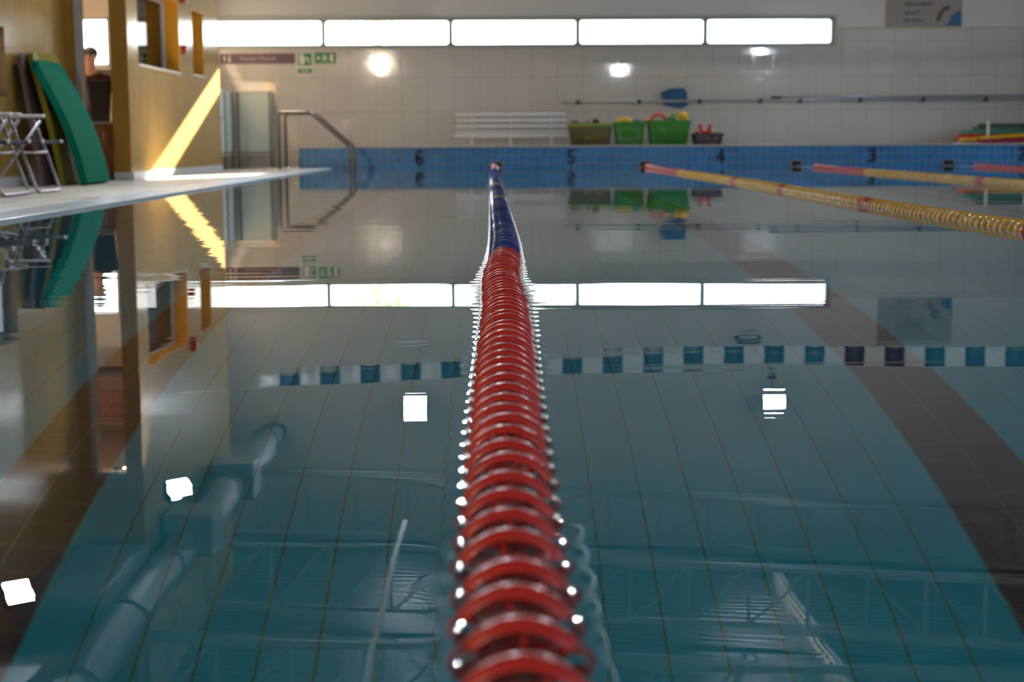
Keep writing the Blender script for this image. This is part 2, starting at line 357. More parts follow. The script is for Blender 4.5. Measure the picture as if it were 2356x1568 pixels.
# back-left walls of hall behind the office
mb = MB(); mb.box((-5.27, 24.94, -.1), (-5.12, YF, 7.2)); mb.box((-5.27, 24.80, -.1), (XY - TH, 24.94, 7.2)); struct('wall_left_far', mb, M('cream_wall', (.62, .50, .36), .6))
# office shell
cream = M('office_cream_wall', (.66, .55, .42), .7)
mb = MB(); wall_y(mb, 24.80, 24.94, -8.6, -5.27, -.1, 4.24, [(-7.40, -6.235, 1.66, 2.44), (-6.02, -5.50, 2.01, 2.54)]); mb.box((-8.7, 18.8, -.1), (-8.6, 24.94, 4.24)); mb.box((-8.6, 18.8, -.1), (XN - .15, 18.93, 4.24)); struct('wall_office', mb, cream)
mb = MB(); mb.box((-8.7, 18.94, 4.24), (XY - TH, 24.8, 4.34)); struct('ceiling_office', mb, M('office_ceiling', (.5, .42, .34), .8))
mb = MB(); mb.box((-8.7, 18.97, -.3), (XY - TH, 24.8, DL + .004)); struct('floor_office', mb, M('office_floor', (.16, .08, .04), .5))
for i, (x0, x1, z0, z1) in enumerate(((-7.40, -6.235, 1.66, 2.44), (-6.02, -5.50, 2.01, 2.54))):
    mb = MB()
    for lo, hi in [((x0, z0), (x0 + .04, z1)), ((x1 - .04, z0), (x1, z1)), ((x0, z0), (x1, z0 + .04)), ((x0, z1 - .04), (x1, z1))]: mb.box((lo[0], 24.84, lo[1]), (hi[0], 24.89, hi[1]))
    wo = mb.build('window_%d' % (9 + i), MATS['white_window_frame'], kind='structure')
    MB().box((x0 + .04, 24.86, z0 + .04), (x1 - .04, 24.864, z1 - .04)).build('pane', pane_m, wo)
# right wall with high glazing, near wall
RW = [(2, 6.5, 1.2, 3.4), (8, 12.5, 1.2, 3.4), (14, 18.5, 1.2, 3.4), (20, 24.5, 1.2, 3.4)]
mb = MB(); wall_x(mb, 14.0, 14.25, -3, YF, -.3, 8.2, RW); struct('wall_right', mb, M_paint)
NWD = []
mb = MB(); wall_y(mb, -3.25, -3.0, XN - .15, 14.05, -.3, 8.0, NWD); struct('wall_near', mb, M_paint)
for i, (y0, y1, z0, z1) in enumerate(RW):
    mb = MB()
    for lo, hi in [((y0, z0), (y0 + .06, z1)), ((y1 - .06, z0), (y1, z1)), ((y0, z0), (y1, z0 + .06)), ((y0, z1 - .06), (y1, z1)), (((y0 + y1) / 2 - .03, z0), ((y0 + y1) / 2 + .03, z1))]: mb.box((14.08, lo[0], lo[1]), (14.16, hi[0], hi[1]))
    wo = mb.build('window_%d' % (11 + i), M_frame, kind='structure'); MB().box((14.11, y0 + .06, z0 + .06), (14.116, y1 - .06, z1 - .06)).build('pane', pane_m, wo)
for i, (x0, x1, z0, z1) in enumerate(NWD):
    mb = MB()
    for lo, hi in [((x0, z0), (x0 + .06, z1)), ((x1 - .06, z0), (x1, z1)), ((x0, z0), (x1, z0 + .06)), ((x0, z1 - .06), (x1, z1))]: mb.box((lo[0], -3.16, lo[1]), (hi[0], -3.08, hi[1]))
    wo = mb.build('window_%d' % (15 + i), M_frame, kind='structure'); MB().box((x0 + .06, -3.13, z0 + .06), (x1 - .06, -3.124, z1 - .06)).build('pane', pane_m, wo)
def portal(loc, sx, sy, d):
    l = bpy.data.lights.new('daylight_portal', 'AREA'); l.shape = 'RECTANGLE'; l.size = sx; l.size_y = sy; l.cycles.is_portal = True
    o = bpy.data.objects.new('daylight_portal', l); C.objects.link(o); o.location = loc; o.rotation_euler = Vector(d).to_track_quat('-Z', 'Z').to_euler()
portal(((WX[0] + WX[-1]) / 2, YF + .3, (WZ0 + WZ1) / 2), WX[-1] - WX[0], WZ1 - WZ0, (0, -1, 0))
for y0, y1, z0, z1 in RW: portal((14.3, (y0 + y1) / 2, (z0 + z1) / 2), y1 - y0, z1 - z0, (-1, 0, 0))
for x0, x1, z0, z1 in NWD: portal(((x0 + x1) / 2, -3.3, (z0 + z1) / 2), x1 - x0, z1 - z0, (0, 1, 0))
portal((-6.82, 24.98, 2.05), 1.16, .8, (0, -1, 0)); portal((-5.76, 24.98, 2.27), .5, .5, (0, -1, 0))
# roof deck of ribbed sheet, sloping up to the right
mc = bpy.data.materials.new('ribbed_roof_sheet'); mc.use_nodes = True; t = NT(mc); b = t.n['Principled BSDF']
b.inputs['Base Color'].default_value = (.050, .062, .066, 1); b.inputs['Metallic'].default_value = .35; b.inputs['Roughness'].default_value = .30
wv = t.m('SINE', t.m('MULTIPLY', t.ax(1), 2 * PI / .28)); bp = t.n.new('ShaderNodeBump'); bp.inputs['Distance'].default_value = .008; t.l.new(wv, bp.inputs['Height']); t.l.new(bp.outputs[0], b.inputs['Normal'])
mb = MB(); zc = lambda x: zup(x) + .22
mb.prism([(-5.3, zc(-5.3)), (14.3, zc(14.3)), (14.3, zc(14.3) + .15), (-5.3, zc(-5.3) + .15)], lambda u, v, d: Vector((u, -3.3 + d, v)), YF + 3.6); struct('ceiling', mb, mc)

# ------------------------------------------------------------------ water, with a meniscus and ripple along the middle rope
RY = [0, 1.21, 1.5, 2.15, 2.5, 3.45, 3.92, 4.7, 5.4, 6.3, 7.6, 10.3, 14.4, 20, 25]
RX = [.02, .018, .012, .013, .014, .019, .020, .012, .024, .030, .026, .010, -.012, -.03, -.04]
rope_x = lambda y: np.interp(y, RY, RX)
rope_z = lambda y: np.interp(y, [0, 1.3, 2.2, 3.4, 6, 23, 25], [-.042, -.036, -.026, -.016, -.014, -.010, .012])
DR = .0625
ys = [0.0]
while ys[-1] < 25: ys.append(min(25, ys[-1] + (.010 if ys[-1] < 9 else .018)))
ys = np.array([-.02] + ys[1:]); N = len(ys)
us = np.array([-1.2, -.5, -.25, -.17, -.13, -.11, -.10, -.093, -.087, -.082, -.078, -.074, -.071, -.069, -.067, -.065, -.063, -.061, -.058, -.054, -.048, -.03, 0])
us = np.concatenate([us, -us[:-1][::-1]])
Xc = rope_x(ys); zc_ = rope_z(ys)
half = np.sqrt(np.clip(DR ** 2 - zc_ ** 2, .0004, None))
rows = []
xs_all = np.zeros((N, len(us) + 2)); zs_all = np.zeros_like(xs_all)
scale = half / .0625
for j, u in enumerate(us):
    uu = np.where(abs(u) < .14, u * scale, u)
    xs_all[:, j + 1] = Xc * (1 if abs(u) < 1 else 0) + uu
    dist = np.clip(np.abs(uu) - half, 0, None)
    ph = 2 * PI * ys / .09 + (1.3 if u < 0 else 0)
    rip = np.interp(ys, [1, 3.2], [.00035, .0006]) * np.sin(ph) * np.exp(-dist / .009) + .0001 * np.sin(ph * .37 + .6 * u) * np.exp(-dist / .02)
    men = .0022 * np.exp(-dist / .0035) * (.6 + .4 * np.sin(ph))
    zs_all[:, j + 1] = (rip + men) * (abs(u) < .3)
xs_all[:, 0] = XE + .0; xs_all[:, -1] = XR
vx = np.stack([xs_all, np.repeat(ys[:, None], xs_all.shape[1], 1), zs_all], -1).reshape(-1, 3)
K = xs_all.shape[1]; ii, jj = np.meshgrid(np.arange(N - 1), np.arange(K - 1), indexing='ij'); a = (ii * K + jj).ravel()
fc = np.stack([a, a + 1, a + K + 1, a + K], 1)
me = bpy.data.meshes.new('pool_water'); me.vertices.add(len(vx)); me.vertices.foreach_set('co', vx.ravel()); me.loops.add(fc.size); me.loops.foreach_set('vertex_index', fc.ravel().astype(np.int32))
me.polygons.add(len(fc)); me.polygons.foreach_set('loop_start', np.arange(0, fc.size, 4, dtype=np.int32)); me.polygons.foreach_set('loop_total', np.full(len(fc), 4, dtype=np.int32)); me.polygons.foreach_set('use_smooth', np.ones(len(fc), bool)); me.update(); me.validate()
me.materials.append(water_m); wo = bpy.data.objects.new('pool_water', me); C.objects.link(wo)
props(wo, 'still clear teal pool water reflecting the hall', 'water', kind='stuff')

# ------------------------------------------------------------------ lane ropes
def disc_mb(seg=40, lite=False):
    mb = MB(); r = DR; w = .0165
    prof = [(r - .0085, -w), (r - .005, -w), (r - .0032, -w * .55), (r - .0028, -w * .42), (r, -w * .30), (r, w * .30), (r - .0028, w * .42), (r - .0032, w * .55), (r - .005, w), (r - .0085, w), (r - .0075, w * .3), (r - .0075, -w * .3)]
    my = Matrix.Rotation(-PI / 2, 4, 'X')
    mb.lathe(prof, my, seg, closed=True)
    mb.lathe([(.012, -.026), (.019, -.024), (.019, .024), (.012, .026)], my, 16 if not lite else 8, closed=True)
    for k in range(6):
        rt = Matrix.Rotation(2 * PI * k / 6, 3, 'Y'); mb.box((.017, -.012, -.0022), (r - .007, .012, .0022), rot=rt, piv=(0, 0, 0))
    if not lite: mb.lathe([(.034, -.003), (.037, -.003), (.037, .003), (.034, .003)], my, 24, closed=True)
    return mb
DISC = disc_mb(); LITE = disc_mb(22, True)
DM = {k: DISC.mesh('float_disc', m) for k, m in (('r', M_red), ('b', M_blue), ('y', M_yel))}
def lane_rope(label, fx, fz, colour, near_y, view_y, group_n=100, pitch=.0905, far_y=24.9, zoff=0):
    t = thing('lane_rope', label, 'lane rope', (float(fx(24.9)), 24.9, 0))
    L = Vector(t.location)
    pts = [Vector((float(fx(y)), y, float(fz(y)))) - L for y in np.linspace(near_y, 24.99, 60)]
    MB().tube(pts, .006, 8).build('cable', M_cable, t)
    y = near_y + .1; lst = []
    while y < far_y:
        lst.append(y + random.uniform(-.007, .007)); y += pitch
    vis = [q for q in lst if q >= view_y]; ind = set(vis[:group_n]); rest = {'r': MB(), 'b': MB(), 'y': MB()}
    for q in lst:
        c = colour(q); rot = Matrix.Rotation(random.uniform(-.05, .05), 4, 'Z') @ Matrix.Rotation(random.uniform(-.04, .04), 4, 'X') @ Matrix.Rotation(random.uniform(0, 1), 4, 'Y')
        p = Vector((float(fx(q)) + random.uniform(-.002, .002), q, float(fz(q)) + random.uniform(-.002, .002))) - L
        if q in ind:
            o = bpy.data.objects.new('float_disc', DM[c]); C.objects.link(o); o.parent = t; o.matrix_local = Matrix.Translation(p) @ rot
            if len(set(colour(z) for z in lst)) > 1: o['label'] = {'r': 'red float disc', 'b': 'dark blue float disc', 'y': 'yellow float disc'}[c]
        else:
            mm = Matrix.Translation(p) @ rot; rest[c].add([mm @ Vector(v) for v in LITE.v], LITE.f, 0, True)
    allm = MB(); ms = []
    for c, m in (('r', M_red), ('b', M_blue), ('y', M_yel)):
        if rest[c].v: allm.add(rest[c].v, rest[c].f, len(ms), True); ms.append(m)
    if ms:
        me = allm.mesh('far_float_discs', ms, fix=False); o = bpy.data.objects.new('far_float_discs', me); C.objects.link(o); o.parent = t; o['kind'] = 'stuff'
    return t
def col56(y):
    if y < 5.45: return 'r'
    if y > 22.3: return 'r'
    return 'y' if abs(y - 10.6) < .09 or abs(y - 13.9) < .15 else 'b'
lane_rope('lane rope of red then dark blue float discs running up the middle of the water', rope_x, rope_z, col56, -.05, .85)
def colY(stops, w=.16):
    def f(y):
        if y > 20.15: return 'r'
        return 'r' if any(abs(y - s) < w for s in stops) else 'y'
    return f
zr = lambda y: np.interp(y, [0, 22, 24, 25], [-.012, -.010, .0, .025])
xs45 = lambda y: 2.45 + .03 * np.sin(y * .5) + np.interp(y, [0, 25], [.02, 0]); 
lane_rope('yellow lane rope with red bands, nearest one right of the middle rope', xs45, zr, colY((15.7, 12.95, 9.9, 6.8)), .1, 6.6, far_y=24.6)
lane_rope('yellow lane rope with red far end, farther right, ending left of number 3', lambda y: 4.93 + .02 * np.sin(y * .6), zr, colY((15.4, 12.4, 9.4, 6.4)), .1, 14.0, far_y=23.6)
lane_rope('red end of the farthest lane rope, reaching the frame left of number 2', lambda y: 7.44 + .02 * np.sin(y * .6), zr, colY((15.4, 12.4)), .1, 20.0, far_y=23.6)
# anchor pockets in the end wall
for x, z, l in ((-.005, .055, 'behind the end of the middle lane rope'), (2.44, .05, 'between numbers 5 and 4'), (4.93, .05, 'between numbers 4 and 3'), (7.44, .055, 'between numbers 3 and 2')):
    t = thing('rope_anchor_pocket', 'black anchor pocket in the blue tiles ' + l, 'anchor', (x, 24.98, z), 'rope anchor pockets in the pool end wall')
    mb = MB(); 
    for lo, hi in [((-.10, -.014, -.05), (.10, .004, -.04)), ((-.10, -.014, .04), (.10, .004, .05)), ((-.10, -.014, -.05), (-.085, .004, .05)), ((.085, -.014, -.05), (.10, .004, .05))]: mb.box(lo, hi)
    mb.build('rim', M_grey, t); MB().box((-.085, -.006, -.04), (.085, .004, .04)).build('pocket', M('pocket_black', (.005, .005, .005), .8), t)
    mb = MB(); mb.tube([(0, -.03, 0), (0, -.006, 0)], .009); mb.lathe([(.008, -.004), (.016, -.004), (.016, .004), (.008, .004)], Matrix.Translation((0, -.034, 0)), 16, closed=True); mb.build('eye_bolt', M_steel, t)

# lane numbers on the riser
num_m = M('navy_numeral', (.008, .012, .05), .4)
def arc(cx, cz, rx, rz, a0, a1, n=9): return [(cx + rx * math.cos(math.radians(a)), cz + rz * math.sin(math.radians(a))) for a in np.linspace(a0, a1, n)]
GLYPH = {'6': [arc(0, -.045, .045, .05, 0, 360, 17), [(.035, .095)] + arc(.0, .03, .046, .075, 90, 180) + [(-.046, -.04)]],
         '5': [[(.045, .1), (-.04, .1), (-.045, .015)] + arc(-.002, -.04, .047, .055, 130, -140, 14)],
         '4': [[(.022, -.1), (.022, .1), (-.052, -.035), (.055, -.035)]],
         '3': [arc(0, .05, .042, .048, 150, -80, 9) + arc(0, -.048, .047, .05, 80, -150, 10)],
         '2': [arc(0, .045, .044, .052, 160, -25, 9) + [(-.045, -.098), (.05, -.098)]],
         '1': [[(-.03, .06), (.01, .1), (.01, -.1)]]}
for ch, x, zz in (('6', -1.268, .172), ('5', 1.22, .176), ('4', 3.68, .178), ('3', 6.166, .182), ('2', 8.655, .188), ('1', 11.14, .19)):
    mb = MB(); hw = .025
    for st in GLYPH[ch]:
        L_, R_2 = [], []
        for i, p in enumerate(st):
            q0, q1 = Vector(st[max(i - 1, 0)]), Vector(st[min(i + 1, len(st) - 1)]); p = Vector(p); d = (q1 - q0).normalized(); nn = Vector((-d.y, d.x)) * hw
            L_.append(p + nn); R_2.append(p - nn)
        for i in range(len(st) - 1): mb.prism([L_[i], L_[i + 1], R_2[i + 1], R_2[i]], lambda u, v, d: Vector((u, d - .004, v)), .004)
        for p in st: mb.prism([(p[0] + hw * math.cos(k * PI / 4), p[1] + hw * math.sin(k * PI / 4)) for k in range(8)], lambda u, v, d: Vector((u, d - .0035, v)), .0035)
    o = mb.build('lane_number', num_m); o.location = (x, 24.98, zz); props(o, {'6': 'dark navy numeral six, leftmost on the blue tiled pool end', '5': 'dark navy numeral five on the blue tiles below the slatted bench end', '4': 'dark navy numeral four on the blue tiles below the dark toy basket', '3': 'dark navy numeral three on the blue tiles over the second yellow rope', '2': 'dark navy numeral two on the blue tiles at the right edge', '1': 'dark navy numeral one on the blue tiles outside the right edge'}[ch], 'lane number')

# ------------------------------------------------------------------ trusses
def truss(y, first):
    t = thing('roof_truss', ['white roof truss seen mirrored, closest to the far wall', 'white roof truss seen mirrored, second from the far wall', 'white roof truss seen mirrored, third from the far wall', 'white roof truss seen mirrored, nearest the bottom edge', 'white roof truss above the near end of the pool', 'white roof truss over the near deck'][first], 'roof truss', (4.77, y, 6), 'white roof trusses')
    L = Vector((4.77, y, 6)); xa, xb = XN - .0, 13.98
    if y > 18.7: xa = max(xa, XY + .02) if y < 24.9 else -5.1
    def ch(name, zf, h, w=.07):
        mb = MB(); mb.prism([(xa, zf(xa) - h / 2), (xb, zf(xb) - h / 2), (xb, zf(xb) + h / 2), (xa, zf(xa) + h / 2)], lambda u, v, d: Vector((u, y - w / 2 + d, v)) - L, w); mb.build(name, M_metal, t)
    ch('bottom_chord', zlo, .11); ch('top_chord', zup, .11)
    p = .92; n = int((xb - xa) / p); xc = 4.77
    k0 = math.ceil((xa - xc) / p); k1 = math.floor((xb - xc) / p)
    for k in range(k0, k1 + 1):
        x = xc + k * p
        MB().box((x - .025, y - .025, zlo(x)), (x + .025, y + .025, zup(x))).build('vertical_web', M_metal, t).data.transform(Matrix.Translation(-L))
        x2 = x + (-p if k <= 0 else p)
        for xq in ([x - p, x + p] if k == 0 else [x2]):
            if xa < xq < xb:
                MB().tube([(x - L.x, 0, zlo(x) - L.z), (xq - L.x, 0, zup(xq) - L.z)], .024, 6).build('diagonal_web', M_metal, t)
for i, y in enumerate((27.1, 22.6, 18.0, 13.5, 9.0, 4.5)): truss(y, i)
for i, x in enumerate((5.0, 11.2)):
    mb = MB(); mb.tube([(x, -2.9, zup(x) + .13), (x, YF - .02, zup(x) + .13)], .06, 8); o = mb.build('roof_purlin', M_metal); props(o, ['grey roof purlin along the ceiling at the truss middles', 'grey roof purlin along the ceiling at far right'][i], 'purlin', 'roof purlins')
for x, l in ((-1.55, 'pale service pipe under the trusses, left of the rope reflection'), (1.33, 'pale service pipe under the trusses, right of the rope reflection')):
    o = MB().tube([(x, -2.9, 5.88 + .057 * x - .09), (x, 24.4, 5.88 + .057 * x - .09)], .045, 10).build('ceiling_pipe', M_metal); props(o, l, 'pipe')
for a, b_, l in (((1.6, 24.5, 6.5), (12, 18.5, 6.3), 'thin bracing cable slanting away to the right'), ((12.5, 25, 6.6), (3.2, 17.2, 6.2), 'thin bracing cable crossing the other below the trusses')):
    o = MB().tube([a, b_], .008, 6).build('bracing_cable', M_metal); props(o, l, 'cable')

# ------------------------------------------------------------------ ventilation duct along the left side
du = M('grey_duct', (.12, .15, .165), .55, .2)
t = thing('ventilation_duct', 'thick round grey air duct with square boxes high along the left wall', 'duct', (-4.20, 17, 4.9))
mb = MB(); mb.tube([(0, yy - 17, 0) for yy in np.linspace(-2.8, 27.8, 20)], .24, 24); mb.build('pipe', du, t)
for yy in np.arange(-2, 27.5, 2.05):
    mb = MB(); mb.lathe([(.24, -.02), (.262, -.02), (.262, .02), (.24, .02)], Matrix.Translation((0, yy - 17, 0)) @ Matrix.Rotation(PI / 2, 4, 'X'), 28, closed=True); mb.build('joint_collar', du, t)
for x0, x1, ya, yb in ((-4.46, -3.82, 23.05, 23.8), (-4.46, -3.82, 19.6, 20.4), (-5.40, -4.35, 15.9, 18.3), (-5.40, -4.35, 11.5, 13.9), (-4.42, -3.6, 8.2, 9.2), (-4.42, -3.6, 3.5, 4.5)):
    mb = MB(); mb.box((x0 + 4.20, ya - 17, -.44), (x1 + 4.20, yb - 17, .18), bev=.01); bx = mb.build('outlet_box', M('dark_duct_box', (.16, .20, .22), .5, .2), t)
    mb = MB()
    for k in range(5): mb.box((x1 + 4.20, ya - 17 + .05, -.40 + k * .09), (x1 + 4.215, yb - 17 - .05, -.35 + k * .09))
    mb.build('grille', du, bx)
for yy in range(-1, 28, 4):
    MB().tube([(.0, yy - 17, .28), (.0, yy - 17, zup(-4.1) - 4.8)], .008, 6).build('hanger_rod', M_metal, t)

# ------------------------------------------------------------------ floodlights
def flood(label, loc, d, w=.37, h=.29, power=60, col=(.86, .92, 1), estr=60, group='floodlights of the hall'):
    t = thing('floodlight', label, 'floodlight', loc, group)
    rot = Vector(d).to_track_quat('-Z', 'Y').to_matrix().to_4x4()
    t.matrix_world = Matrix.Translation(loc) @ rot
    mb = MB(); mb.box((-w / 2 - .02, -h / 2 - .02, .0), (w / 2 + .02, h / 2 + .02, .09), bev=.012); mb.build('housing', M_black, t)
    MB().box((-w / 2, -h / 2, -.006), (w / 2, h / 2, .0)).build('lens', mat('flood_lens_%d' % int(estr * 10 + col[2] * 7), (1, 1, 1), .3, emit=col, estr=estr), t)
    mb = MB(); mb.tube([(-w / 2 - .03, 0, .04), (-w / 2 - .04, 0, .16), (w / 2 + .04, 0, .16), (w / 2 + .03, 0, .04)], .011, 8); mb.build('bracket', M_black, t)
    l = bpy.data.lights.new('flood_lamp', 'AREA'); l.shape = 'RECTANGLE'; l.size = w; l.size_y = h; l.energy = power; l.color = col
    o = bpy.data.objects.new('flood_lamp', l); C.objects.link(o); o.parent = t; o.location = (0, 0, -.012)
    return t
FP = 150
flood('white floodlight high on the far wall, left of the two, mirrored left of the rope', (-1.55, 27.75, 4.46), (0.05, -1, -.18), power=FP)
flood('white floodlight high on the far wall, right of the two, mirrored right of the rope', (5.15, 27.75, 4.41), (0, -1, -.18), power=FP)
flood('white floodlight beside the duct over the yellow wall, tilted down to the pool', (-4.10, 19.0, 3.98), (.62, -.35, -.55), w=.34, h=.15, power=FP * .6)
flood('white floodlight beside the duct mirrored at the lower left edge', (-4.72, 14.4, 3.95), (.45, -.45, -.45), w=.26, h=.22, power=FP * .6)
flood('floodlight on the near wall facing the pool, left one', (-4.4, -2.8, 3.4), (.02, 1, -.08), w=.3, h=.2, power=FP * 1.1, col=(1, .84, .62), estr=9)
flood('floodlight on the near wall facing the pool, middle one', (4.6, -2.8, 3.3), (0, 1, -.12), w=.09, h=.07, power=FP*.55)
flood('floodlight on the near wall facing the pool, right one', (10.2, -2.8, 3.6), (0, 1, -.12), w=.09, h=.07, power=FP*.55)
# bracket box below the right floodlight
t = thing('junction_box', 'small black junction box under the right far floodlight', 'box', (5.13, 27.93, 3.93)); MB().box((-.07, -.05, -.07), (.07, .06, .07), bev=.01).build('box_body', M_black, t); MB().tube([(0, 0, .07), (0, 0, .36)], .01, 6).build('conduit', M_black, t)
t = thing('office_spotlight', 'black spotlight with a warm lamp under the office ceiling', 'spotlight', (-5.4, 20.85, 4.08))
MB().lathe([(.0, 0), (.05, 0), (.06, .02), (.06, .14), (.0, .14)], Matrix.Rotation(PI / 2, 4, 'Y'), 20).build('can', M_black, t)
MB().lathe([(.0, .141), (.052, .141), (.052, .15), (0, .15)], Matrix.Rotation(PI / 2, 4, 'Y'), 20).build('lamp', mat('warm_lamp', (1, 1, 1), .3, emit=(1, .7, .4), estr=14), t)
MB().tube([(.03, 0, .05), (.03, 0, .16)], .012, 8).build('stem', M_black, t)
l = bpy.data.lights.new('office_lamp', 'POINT'); l.energy = 25; l.color = (1, .80, .6); l.shadow_soft_size = .08; o = bpy.data.objects.new('office_lamp', l); C.objects.link(o); o.parent = t; o.location = (.25, 0, -.05)
t = thing('added_office_light', 'added flat white light panel brightening the office', 'ceiling light', (-6.5, 20.9, 4.2)); MB().box((-.6, -.3, -.02), (.6, .3, .04), bev=.01).build('frame', M('added_light_frame', (.7, .7, .7), .5), t); MB().box((-.56, -.26, -.026), (.56, .26, -.02)).build('diffuser', mat('added_light_diffuser', (1, 1, 1), .5, emit=(1, .9, .75), estr=3), t)  # light panel added to brighten the office interior
l = bpy.data.lights.new('added_fill_lamp', 'AREA'); l.shape = 'RECTANGLE'; l.size = 1.1; l.size_y = .5; l.energy = 70; l.color = (1, .9, .75); o = bpy.data.objects.new('added_fill_lamp', l); C.objects.link(o); o.parent = t; o.location = (0, 0, -.04)  # fill light of the added panel
# wall things near the floodlights
o = MB().tube([(x, YF - .08, 3.27 + .05 * math.sin(PI * (x + 2.0) / .72)) for x in np.linspace(-2.0, -1.28, 12)], [.02] + [.045] * 10 + [.02], 12).build('oval_wall_lamp', M('milky_glass', (.45, .5, .5), .3)); props(o, 'long grey oval wall fitting on the far wall left of the rope', 'wall fitting')
o = MB().tube([(4.67 + .22 * math.cos(a), YF - .08, 3.24 + .10 * math.sin(a)) for a in np.linspace(0, 2 * PI, 25)[:-1]], .035, 8, closed=True).build('hose_coil', M_black); props(o, 'dark coiled hoop hanging on the far wall above the flags', 'hose')

# ------------------------------------------------------------------ backstroke flags
FY = 19.2
fz_ = lambda x: lerp([-4.5, -3.07, -2.02, -.97, 1.12, 2.67, 3.73, 5.82, 6.8, 13.9], [2.82, 2.725, 2.66, 2.594, 2.505, 2.456, 2.445, 2.441, 2.456, 2.75], x)
t = thing('backstroke_flag_line', 'line of alternating white and blue swallowtail flags strung across the pool', 'flag line', (4.9, FY, 2.4))
L = Vector((4.9, FY, 2.4))
MB().tube([Vector((x, FY, fz_(x))) - L for x in np.linspace(XY, 14.0, 60)], .0045, 6).build('string', M('white_string', (.6, .6, .6), .6), t)
fw_m = M('white_flag_cloth', (.80, .84, .85), .8); fb_m = M('blue_flag_cloth', (.010, .035, .11), .8); fp_m = M('flag_print', (.12, .22, .34), .8)
x = -3.07; k = 0; pw = .2596
while x < 13.6:
    z0 = fz_(x) - 2.4; z1 = fz_(x + pw) - 2.4; h = .228; x0 = x - 4.9; mb = MB(); sk_ = random.uniform(-.006, .006); dy = random.uniform(-.01, .01)
    g = 8; vs = []; fs = []
    for i in range(g + 1):
        u = i / g; zt = z0 + (z1 - z0) * u; notch = .03 * (1 - abs(2 * u - 1)); 
        for j in range(5):
            v = j / 4; vs.append(Vector((x0 + .004 + u * (pw - .008) + sk_ * v, dy * v + .006 * math.sin(u * 7 + k) * v, zt + .004 - v * (h - notch))))
    for th in (0, .0012):
        o_ = len(vs) if th else 0
    vs2 = [v + Vector((0, .0012, 0)) for v in vs]; n = len(vs)
    fs = [(i * 5 + j, (i + 1) * 5 + j, (i + 1) * 5 + j + 1, i * 5 + j + 1) for i in range(g) for j in range(4)]
    mb.add(vs, fs, 0, True); mb.add(vs2, [f[::-1] for f in fs], 0, True)
    blue = k % 2 == 1
    if blue:
        cx = x0 + pw / 2; zt = (z0 + z1) / 2
        for q, wd in ((.145, .11), (.128, .10)): mb.box((cx - wd / 2, -.004 + dy, zt - q), (cx + wd / 2, -.002 + dy, zt - q + .009), 1)
        mb.lathe([(.028, -.001), (.034, -.001), (.034, .001), (.028, .001)], Matrix.Translation((cx, -.006 + dy * .5, zt - .08)) @ Matrix.Rotation(PI / 2, 4, 'X'), 20, mi=1, closed=True)
    o = mb.build('flag', [fb_m, fp_m] if blue else [fw_m], t); o['label'] = 'dark blue flag with pale print' if blue else 'white flag'
    x += pw; k += 1

# ------------------------------------------------------------------ pool ladder at the far left corner
t = thing('pool_ladder', 'steel pool ladder with two bent handrails at the far left corner', 'pool ladder', (-2.8, 23.35, 0))
def bend(pts, r=.07, n=5):
    out = [Vector(pts[0])]
    for i in range(1, len(pts) - 1):
        p, a, c = Vector(pts[i]), Vector(pts[i - 1]), Vector(pts[i + 1]); d1 = (a - p).normalized(); d2 = (c - p).normalized()
        rr = min(r, (a - p).length / 2, (c - p).length / 2); s, e = p + d1 * rr, p + d2 * rr
        for k in range(n + 1): q = k / n; out.append(s * (1 - q) ** 2 + p * 2 * q * (1 - q) + e * q * q)
    out.append(Vector(pts[-1])); return out
for yy in (23.0, 23.72):
    o = MB().tube(bend([(-3.28, yy, DZ), (-3.28, yy, .875), (-2.80, yy, .875), (-2.21, yy, .35), (-2.21, yy, -1.3)]), .023, 12).build('handrail', M('ladder_steel', (.13, .11, .09), .5, .7), t); o.data.transform(Matrix.Translation((2.8, -23.35, 0)))
    MB().lathe([(.0, DZ + .001), (.05, DZ + .001), (.045, DZ + .02), (.022, DZ + .024)], Matrix.Translation((-3.28 + 2.8, yy - 23.35, 0)), 20).build('floor_flange', M_steel, t)
for z in (-.28, -.58, -.88, -1.18): MB().box((-2.24 + 2.8, -.35, z - .015), (-2.16 + 2.8, .37, z + .015), bev=.006).build('step', M_steel, t)

# ------------------------------------------------------------------ frosted screen at the far left
fg = M('frosted_screen_glass', (.50, .58, .56), .35)
def screen(label, loc, rz, w, posts):
    t = thing('shower_screen', label, 'screen', loc, rz=rz)
    MB().box((0, -.006, .30), (w, .006, 1.38)).build('glass_panel', fg, t)
    MB().box((0, -.02, 1.355), (w, .02, 1.385)).build('rail', M('pale_rail', (.48, .52, .54), .4), t); MB().box((0, -.02, .235), (w, .02, .262)).build('rail', M('pale_rail', (.48, .52, .54), .4), t)
    for x in posts: MB().box((x - .02, -.03, 0), (x + .02, .03, 1.385), bev=.004).build('post', M('dark_grey_post', (.09, .12, .13), .4), t)
screen('frosted glass screen running to the far wall behind the yellow wall', (-4.80, 25.1, DL), PI / 2, 2.65, (.05, .95, 1.85, 2.6))
screen('frosted glass screen facing the pool, left of the pool ladder', (-4.74, 27.82, DL), 0, .66, (.04, .62))

